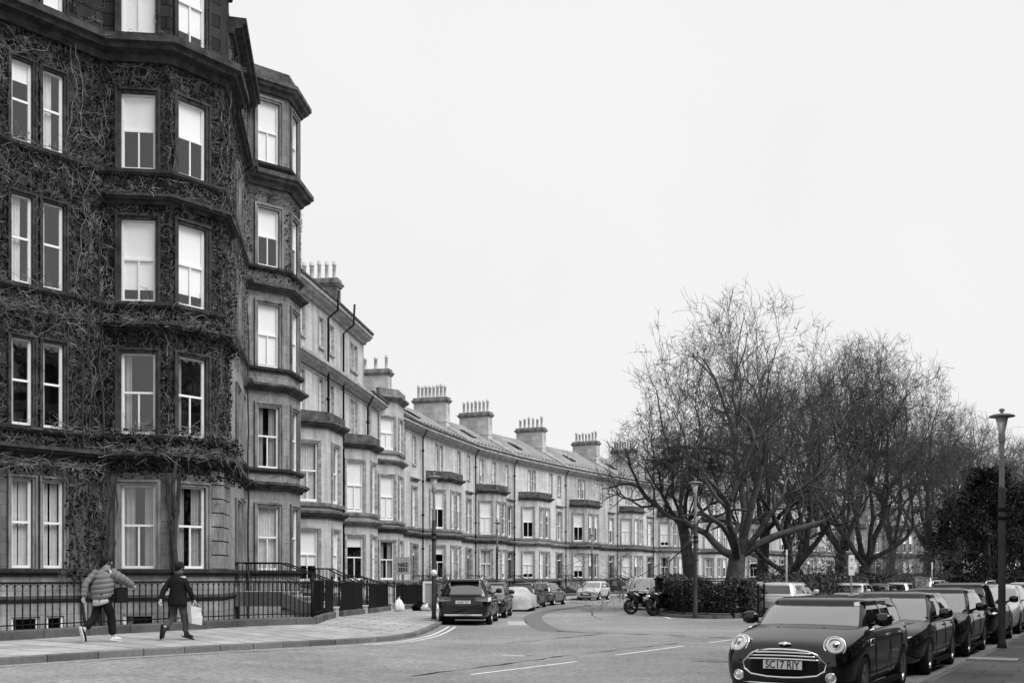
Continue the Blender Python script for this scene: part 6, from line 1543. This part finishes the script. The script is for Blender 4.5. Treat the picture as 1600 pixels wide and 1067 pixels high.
# ------------------------------------------------------------------ winter trees of the garden
def grow_tree(seed, H, trunk_h, r0, nlimb=6, spread=.62, depth=6, lean=(0, 0), droop=.0, upturn=.10, rmin=.0085, lat=.5, fork=None, crown_r=None, recentre=.85, shoots=.26):
    rr = random.Random(seed); segs = {'trunk': [], 'crown': []}; pid = []
    def rv(): return Vector((rr.gauss(0, 1), rr.gauss(0, 1), rr.gauss(0, 1)))
    def branch(p, d, L, r, k, part, par=-1):
        n = 5 if k < 3 else 4 if k < 5 else 3; st = L / n; r1 = r * (.62 if k else .8)
        for i in range(n):
            w = (.15 if k < 2 else .21) * (1.0 if k < depth - 1 else 1.3)
            d = (d + rv() * w + Vector((0, 0, upturn * (1 if k < 3 else .35) - (droop if k >= 3 else 0)))).normalized()
            q = p + d * st; ra, rb = r + (r1 - r) * i / n, r + (r1 - r) * (i + 1) / n
            segs[part].append((p.x, p.y, p.z, q.x, q.y, q.z, max(rmin, ra), max(rmin * .8, rb))); pid.append(par); par = len(pid) - 1; p = q
            if k >= 1 and i >= 1 and k < depth and rr.random() < lat:
                a = d.cross(rv()).normalized(); ang = rr.uniform(.55, 1.1); nd = (d * math.cos(ang) + a * math.sin(ang)).normalized()
                branch(p, nd, L * rr.uniform(.42, .7), max(rmin, rb * .55), k + 1, 'crown', par)
        if k >= depth: return
        m = 2 if rr.random() < .6 else 3; ph = rr.uniform(0, 6.28); ax = d.orthogonal().normalized(); bx = d.cross(ax)
        for j in range(m):
            t = ph + 2 * math.pi * j / m + rr.gauss(0, .3); ang = rr.uniform(.38, .85) * (1 if j else .6); a = ax * math.cos(t) + bx * math.sin(t)
            branch(p, (d * math.cos(ang) + a * math.sin(ang)).normalized(), L * rr.uniform(.64, .88), r1 * rr.uniform(.66, .86), k + 1, 'crown', par)
    p = Vector((0, 0, -.3)); d = Vector((lean[0], lean[1], 1)).normalized(); n = 6; r = r0
    for i in range(n):
        d = (d + Vector((rr.gauss(0, .05), rr.gauss(0, .05), .02))).normalized(); q = p + d * ((trunk_h + .3) / n); f0 = 1.45 if i == 0 else 1.12 - .05 * i; f1 = 1.12 - .05 * (i + 1)
        segs['trunk'].append((p.x, p.y, p.z, q.x, q.y, q.z, r0 * f0, r0 * f1)); p = q
    ph = rr.uniform(0, 6.28); L0_ = (H - trunk_h) * .30
    for j in range(nlimb):
        t = ph + 2 * math.pi * j / nlimb + rr.gauss(0, .25); ang = (rr.uniform(.35, 1.0) * spread * 1.5) if j else .12
        nd = Vector((math.cos(t) * math.sin(ang), math.sin(t) * math.sin(ang), math.cos(ang)))
        branch(p - d * rr.uniform(0, .25) * trunk_h * .5, nd, L0_ * rr.uniform(.8, 1.15) * (1.15 if j == 0 else 1), r0 * rr.uniform(.30, .47), 1, 'crown')
    if fork: 
        for (hz, ang, az, L_, rad) in fork:
            q = Vector((lean[0] * hz, lean[1] * hz, hz)); nd = Vector((math.cos(az) * math.sin(ang), math.sin(az) * math.sin(ang), math.cos(ang))); branch(q, nd, L_, rad, 1, 'crown')
    zmax = float(np.percentile([x[5] for x in segs['crown']], 97.5)); k = (H - trunk_h) / (zmax - trunk_h)
    out = []
    for x in segs['crown']:
        f = lambda z: trunk_h + (z - trunk_h) * k if z > trunk_h else z
        gx_ = lambda u, c: c + (u - c) * max(1, k) ; out.append((gx_(x[0], p.x), gx_(x[1], p.y), f(x[2]), gx_(x[3], p.x), gx_(x[4], p.y), f(x[5]), x[6], x[7]))
    if crown_r:
        a = np.array(out); top = np.array([p.x, p.y]); mid = a[a[:, 5] > trunk_h + (H - trunk_h) * .3]; c0 = mid[:, 3:5].mean(0); rad = np.percentile(np.hypot(mid[:, 3] - c0[0], mid[:, 4] - c0[1]), 91); kk = max(.72, crown_r / rad)
        for i0 in (0, 3):
            t = np.clip((a[:, i0 + 2] - trunk_h * .8) / ((H - trunk_h) * .45), 0, 1)[:, None]
            xy = a[:, i0:i0 + 2] - top; a[:, i0:i0 + 2] = top + xy * (1 + (kk - 1) * t) - (c0 - top) * kk * t * recentre
        zc = trunk_h + (H - trunk_h) * .40; q = a[:, 3:5] - top; e_ = np.hypot(q[:, 0], q[:, 1]) / (crown_r * 1.06); ez = (a[:, 5] - zc) / np.where(a[:, 5] > zc, H - zc, (H - trunk_h) * .62)
        rs = np.random.default_rng(seed); lim = 1 + .08 * np.sin(3 * np.arctan2(q[:, 1], q[:, 0]) + seed) * (e_ > .3) + rs.normal(0, .05, len(a))
        ok = (np.sqrt(e_ ** 2 + ez ** 2) < lim) | (a[:, 5] < trunk_h); alive = np.zeros(len(a), bool); has = np.zeros(len(a), bool)
        for i_, pa in enumerate(pid):
            alive[i_] = ok[i_] and (pa < 0 or alive[pa])
            if alive[i_] and pa >= 0: has[pa] = True
        a[:, 7] = np.where(has, a[:, 7], np.minimum(a[:, 7], rmin)); a = a[alive]
        out = [tuple(x) for x in a]
        for x in list(out):                     # fine side shoots along the thin branches
            if x[6] < .028 and rr.random() < shoots:
                p, q = Vector(x[:3]), Vector(x[3:6]); d = (q - p).normalized()
                for sgn in range(rr.choice((1, 1, 2))):
                    e = (d + rv() * .62 + Vector((0, 0, .12))).normalized(); l = rr.uniform(.25, .7); m_ = p.lerp(q, rr.random()); t_ = m_ + e * l * .5; e2 = (e + rv() * .35).normalized()
                    out.append(tuple(m_) + tuple(t_) + (rmin * .85, rmin * .75)); out.append(tuple(t_) + tuple(t_ + e2 * l * .5) + (rmin * .75, rmin * .55))
    segs['crown'] = out; return segs
TG = 'bare trees in the garden'
def tree(label, seed, loc, mats=('bark', 'twig'), wscale=1.0, rz=0.0, **kw):
    sgm = grow_tree(seed, **kw); r = thing('bare_tree', label, 'tree', (0, 0, 0), TG)
    ob('trunk', segs_mesh('trunk', sgm['trunk'], M_[mats[0]], 14), r)
    c = sgm['crown']; thick = [x for x in c if x[6] > .035]; thin = [x for x in c if x[6] <= .035]
    cr_ = ob('limbs', segs_mesh('limbs', thick, M_[mats[0]], 9), r)
    t = ob('twigs', segs_mesh('twigs', thin, M_[mats[1]], 3), r); t['kind'] = 'stuff'
    r.location = (loc[0], loc[1], .12); r.rotation_euler = (0, 0, rz); r.scale = (wscale, wscale, 1); return r, len(c)
def tp(px, Y): return ((px - 800) / 1730 * Y, Y)
counts = []
counts.append(tree('largest bare tree, its pale forked trunk right of the garden lamp post', 4, tp(1148, 56), ('bark_pale', 'twig'), H=16.9, trunk_h=2.7, r0=.5, nlimb=8, spread=.78, depth=7, lat=.35, crown_r=5.4, upturn=.055, recentre=.8)[1])
counts.append(tree('leaning dark tree with a long crooked limb reaching left over the houses', 12, tp(1085, 60), H=10.8, trunk_h=4.6, r0=.34, nlimb=5, spread=.8, depth=6, lean=(-.07, 0), droop=.04, lat=.35, crown_r=4.2, recentre=.2, fork=[(4.3, 1.3, 3.0, 3.4, .17)])[1])
counts.append(tree('bare tree with a straight dark trunk just behind the largest one', 23, tp(1184, 64), H=14, trunk_h=4.5, r0=.34, nlimb=5, spread=.5, depth=6, lat=.3, crown_r=3.2)[1])
counts.append(tree('low-forked bare tree whose limbs spread wide above the hedge', 31, tp(1238, 60), H=13.4, trunk_h=1.6, r0=.46, nlimb=7, spread=.72, depth=6, lat=.38, crown_r=4.6, upturn=.04)[1])
counts.append(tree('tall bare tree behind the parking sign post', 42, tp(1315, 68), H=16.4, trunk_h=3.0, r0=.42, nlimb=7, spread=.62, depth=7, lat=.27, crown_r=4.9, upturn=.045)[1])
counts.append(tree('bare tree with a stout Y-shaped trunk right of the parking sign', 53, tp(1356, 66), H=15.8, trunk_h=2.2, r0=.42, nlimb=7, spread=.65, depth=7, lat=.27, crown_r=5.2, upturn=.045)[1])
counts.append(tree('bare tree with an ivy-dark trunk above the tall off-road car', 64, tp(1456, 80), H=15.2, trunk_h=3.6, r0=.42, nlimb=6, spread=.55, depth=6, lat=.4, crown_r=4.0, upturn=.06)[1])
counts.append(tree('bare tree just left of the dark evergreen', 75, tp(1497, 88), H=15.4, trunk_h=4, r0=.4, nlimb=6, spread=.55, depth=6, lat=.42, crown_r=4.6, upturn=.06)[1])
counts.append(tree('bare tree rising behind the right lamp post', 86, tp(1560, 95), H=14.4, trunk_h=4, r0=.4, nlimb=6, spread=.6, depth=6, lat=.42, crown_r=5, upturn=.06)[1])
counts.append(tree('bare tree at the right edge of the garden', 97, tp(1625, 100), H=15, trunk_h=4, r0=.4, nlimb=6, spread=.6, depth=6, lat=.42, crown_r=5, upturn=.06)[1])
counts.append(tree('bare tree deep in the garden between the Y-shaped trunk and the off-road car', 108, tp(1388, 90), H=20.0, trunk_h=4, r0=.4, nlimb=6, spread=.55, depth=6, lat=.42, crown_r=4.2, upturn=.06)[1])
# the crooked limb of the leaning tree reaches out to the left
# evergreens
def evergreen(label, loc, H, Rr, seed, dens=5200, trunk=2.0, cat='evergreen tree'):
    rr = random.Random(seed); r = thing('evergreen_tree', label, cat, (0, 0, 0)); b = MB(); b.tube([(0, 0, -.3), (.1, 0, trunk), (0, .1, H * .8)], [.3, .24, .06], 9); b.build('trunk', M_['bark'], r)
    C = []; cl = []
    for k in range(90):
        z = trunk * .55 + (H - trunk * .55) * rr.random() ** .9; f = (1 - abs((z / H) - .42) ** 1.7 * 1.9); rad = Rr * max(.15, f) * math.sqrt(rr.random()); t = rr.uniform(0, 6.28)
        cl.append((rad * math.cos(t), rad * math.sin(t), z, rr.uniform(.5, 1.15)))
    for k in range(dens * 3):
        x, y, z, q = cl[rr.randrange(len(cl))]; v = Vector((rr.gauss(0, 1), rr.gauss(0, 1), rr.gauss(0, .7))).normalized() * q * rr.random() ** .4; C.append((x + v.x, y + v.y, z + v.z))
    tag(ob('foliage', leaf_mesh('foliage', C, .13, M_['yew'], seed, .4), r), kind='stuff')
    r.location = (loc[0], loc[1], .1); return r
evergreen('broad dark evergreen behind the right lamp post', tp(1542, 78), 8.8, 3.6, 5, 6000, 1.6)
evergreen('dark evergreen at the right edge beside the broad one', tp(1598, 84), 8.2, 3.2, 6, 4200, 1.4)
evergreen('dark evergreen rising left of the broad one above the off-road car', tp(1490, 100), 13, 3.4, 7, 4500, 5.5)

# hedge, garden railing, shrubs, posts and signs
def hedge(label, path, w_, h, seed, dens=520, leaf=.055):
    rr = random.Random(seed); r = thing('hedge', label, 'hedge', (path[0][0], path[0][1], .1)); P = [Vector(p) for p in path]; C = []; b = MB()
    for a, c in zip(P[:-1], P[1:]):
        d = (c - a).normalized(); n = Vector((d.y, -d.x)); Ln = (c - a).length
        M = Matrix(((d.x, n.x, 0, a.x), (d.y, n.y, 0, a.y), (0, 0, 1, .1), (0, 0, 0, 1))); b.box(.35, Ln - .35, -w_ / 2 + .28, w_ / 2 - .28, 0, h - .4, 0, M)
        for _ in range(int(Ln * (h * 2 + w_) * dens)):
            u = rr.uniform(-.05, Ln + .05); t = rr.random() * (2 * h + w_)
            if t < h: y, z = -w_ / 2, t
            elif t < 2 * h: y, z = w_ / 2, t - h
            else: y, z = t - 2 * h - w_ / 2, h
            lump = .10 * math.sin(u * 2.1 + z * 1.7) + .08 * math.sin(u * 5.3 + 1); y *= (1 + lump) * (1 - .75 * rr.random() ** 2); z *= 1 + lump * .7
            p = a + d * u + n * (y + rr.gauss(0, .07)); C.append((p.x, p.y, .12 + z + rr.gauss(0, .06)))
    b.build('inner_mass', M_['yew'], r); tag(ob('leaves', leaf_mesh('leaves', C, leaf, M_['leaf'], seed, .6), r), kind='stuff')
    return r
gA = [p + (Vector((0, 0))) for p in (v2(7.35, 52), v2(7.25, 48.8), v2(7.7, 46.2), v2(9.3, 45.3), v2(9.3, 45.3) + RD * 6)]
hedge('leafy hedge filling the railed garden corner behind the lamp post', gA, .9, 1.28, 3, 640, .06)
hedge('long clipped hedge along the garden behind the parked cars', [v2(9.3, 45.3) + RD * 6, v2(9.3, 45.3) + RD * 14, v2(9.3, 45.3) + RD * 60], 1.0, 1.45, 4, 260, .08)
hedge('clipped hedge along the crescent side of the garden', [v2(7.35, 52), v2(8.9, 60), v2(10.4, 67.5)], 1.0, 1.4, 5, 260, .07)
def grail(p): return gz(*p) + .2
railing('iron_railing', 'black railing round the garden corner in front of the hedge', [v2(6.75, 52), v2(6.72, 48.6), v2(7.2, 46.0), v2(8.95, 44.75), v2(8.95, 44.75) + RD * 6], 'garden railings', [], h=1.3, step=.15, base=grail, bar_r=.016)
bx = thing('street_cabinet', 'tall black street cabinet at the end of the garden railing behind the motorcycles', 'cabinet', (7.0, 50.6, .1))
b = MB(); b.box(6.55, 7.3, 49.7, 50.35, .0, 1.55); b.box(6.5, 7.35, 49.65, 50.4, 1.551, 1.62); b.build('casing', M_['black_paint'], bx); b = MB(); b.box(6.6, 6.92, 49.68, 49.697, .2, 1.5); b.build('cabinet_door', M_['cast_iron'], bx)
b = MB(); b.box(6.98, 7.2, 49.685, 49.699, 1.2, 1.42); b.build('notice', M_['sign_grey'], bx)
def shrub(label, loc, H, seed, n=60, leafy_=0, mat='twig', nm='garden_shrub'):
    rr = random.Random(seed); segs = []; C = []
    for k in range(n):
        p = Vector((rr.gauss(0, .08), rr.gauss(0, .08), 0)); d = Vector((rr.gauss(0, .5), rr.gauss(0, .5), 1)).normalized(); L_ = H * rr.uniform(.5, 1.1); m = 8; r0 = rr.uniform(.008, .02)
        for i in range(m):
            d = (d + Vector((rr.gauss(0, .2), rr.gauss(0, .2), rr.gauss(-.02, .12)))).normalized(); q = p + d * L_ / m; segs.append(tuple(p) + tuple(q) + (r0 * (1 - i / m * .7), r0 * (1 - (i + 1) / m * .7)))
            if i > 2:
                e = q + (d + Vector((rr.gauss(0, .8), rr.gauss(0, .8), rr.gauss(0, .5)))).normalized() * rr.uniform(.12, .4) * H * .5; segs.append(tuple(q) + tuple(e) + (.007, .005))
                for _ in range(leafy_): C.append(tuple(e + Vector((rr.gauss(0, .12), rr.gauss(0, .12), rr.gauss(0, .12)))))
            p = q
    r = thing(nm, label, 'shrub', loc); me = segs_mesh('stems', segs, M_[mat], 3); o = ob('stems', me, r, Matrix.Translation(Vector(loc)))
    if C: tag(ob('leaves', leaf_mesh('leaves', C, .07, M_['leaf'], seed), r, Matrix.Translation(Vector(loc))), kind='stuff')
    return r
for k, (px, Y, H, lf_, lb) in enumerate(((1215, 57, 2.6, 3, 'leafy shrub behind the hedge between the straight and low-forked trunks'), (1268, 62, 3.2, 0, 'tangled bare shrub right of the low-forked tree'), (1300, 60, 2.6, 2, 'bushy shrub under the tree behind the parking sign'), (1395, 70, 4.0, 1, 'thicket right of the Y-shaped trunk'), (1425, 74, 4.2, 1, 'thicket left of the ivy-dark trunk'), (1340, 80, 4.5, 1, 'tall undergrowth deep in the garden behind the Y-shaped trunk'), (1475, 84, 3.2, 2, 'shrub beside the bare tree left of the evergreen'))):
    shrub(lb, tp(px, Y) + (.1,), H, 200 + k, 70, lf_)
shrub('small twiggy shrub left one above the black boards by the lamp post', (-4.35, 61.0, 1.1), 1.5, 301, 34)
shrub('small twiggy shrub right one above the black boards by the lamp post', (-3.6, 64.5, 1.0), 1.6, 302, 34)
def signpost(label, px, Y, ztop, plates, lettering=None, mat='galv'):
    x, y = tp(px, Y); r = thing('sign_post', label, 'sign', (x, y, gz(x, y) + .1)); b = MB(); b.tube([(x, y, 0), (x, y, ztop)], .038, 8); b.build('post', M_[mat], r)
    for (z0, z1, w_) in plates:
        b = MB(); b.box(x - w_ / 2, x + w_ / 2, y - .065, y - .045, z0, z1); pl = b.build('sign_plate', M_['sign'], r)
        if lettering:
            text('P', w_ * .62, pl, face_frame((x, y - .067, z1 - (z1 - z0) * .25), (1, 0, 0), (0, 0, 1)), 'ink'); text('Permit\nholders', w_ * .22, pl, face_frame((x, y - .067, z0 + (z1 - z0) * .36), (1, 0, 0), (0, 0, 1)), 'ink')
    return r
signpost('parking sign post with a white plate above the parked cars', 1330, 50, 1.75 + 32 / 1730 * 50, [(1.75 - 10 / 1730 * 50 + .28, 1.75 + 31 / 1730 * 50, .26)], True)
signpost('bare pale post at the garden corner with a small edge-on plate', 1229, 47.5, 1.75 + 40 / 1730 * 47.5, [(1.75 + 31 / 1730 * 47.5, 1.75 + 39 / 1730 * 47.5, .07)])
signpost('thin post among the trees above the tall off-road car', 1456, 64, 1.75 + 20 / 1730 * 64, [(1.75 + 9 / 1730 * 64, 1.75 + 20 / 1730 * 64, .09)])
x, y = tp(1189, 45.0); ns = thing('street_name_sign', 'small pale street name plate on the garden railing', 'sign', (x, y, 1.2)); d = RD
b = MB(); M = Matrix(((RD.x, RN.x, 0, x), (RD.y, RN.y, 0, y - .1), (0, 0, 1, 0), (0, 0, 0, 1))); b.box(-.42, .42, -.08, -.05, 1.33, 1.48); b.build('sign_plate', M_['sign_grey'], ns, M)
b = MB(); b.box(-.40, -.36, -.05, .02, .2, 1.4); b.box(.36, .40, -.05, .02, .2, 1.4); b.build('bracket', M_['cast_iron'], ns, M)
mh = MB(); cx, cy = 9.25, 21.3; mM = Matrix(((RD.x, RN.x, 0, cx), (RD.y, RN.y, 0, cy), (0, 0, 1, .135), (0, 0, 0, 1))); mh.box(-.3, .3, -.45, .45, -.05, .012, 0, mM); o = mh.build('manhole_cover', M_['galv']); tag(o, 'rectangular metal cover set in the right pavement near the lamp post', 'manhole cover')
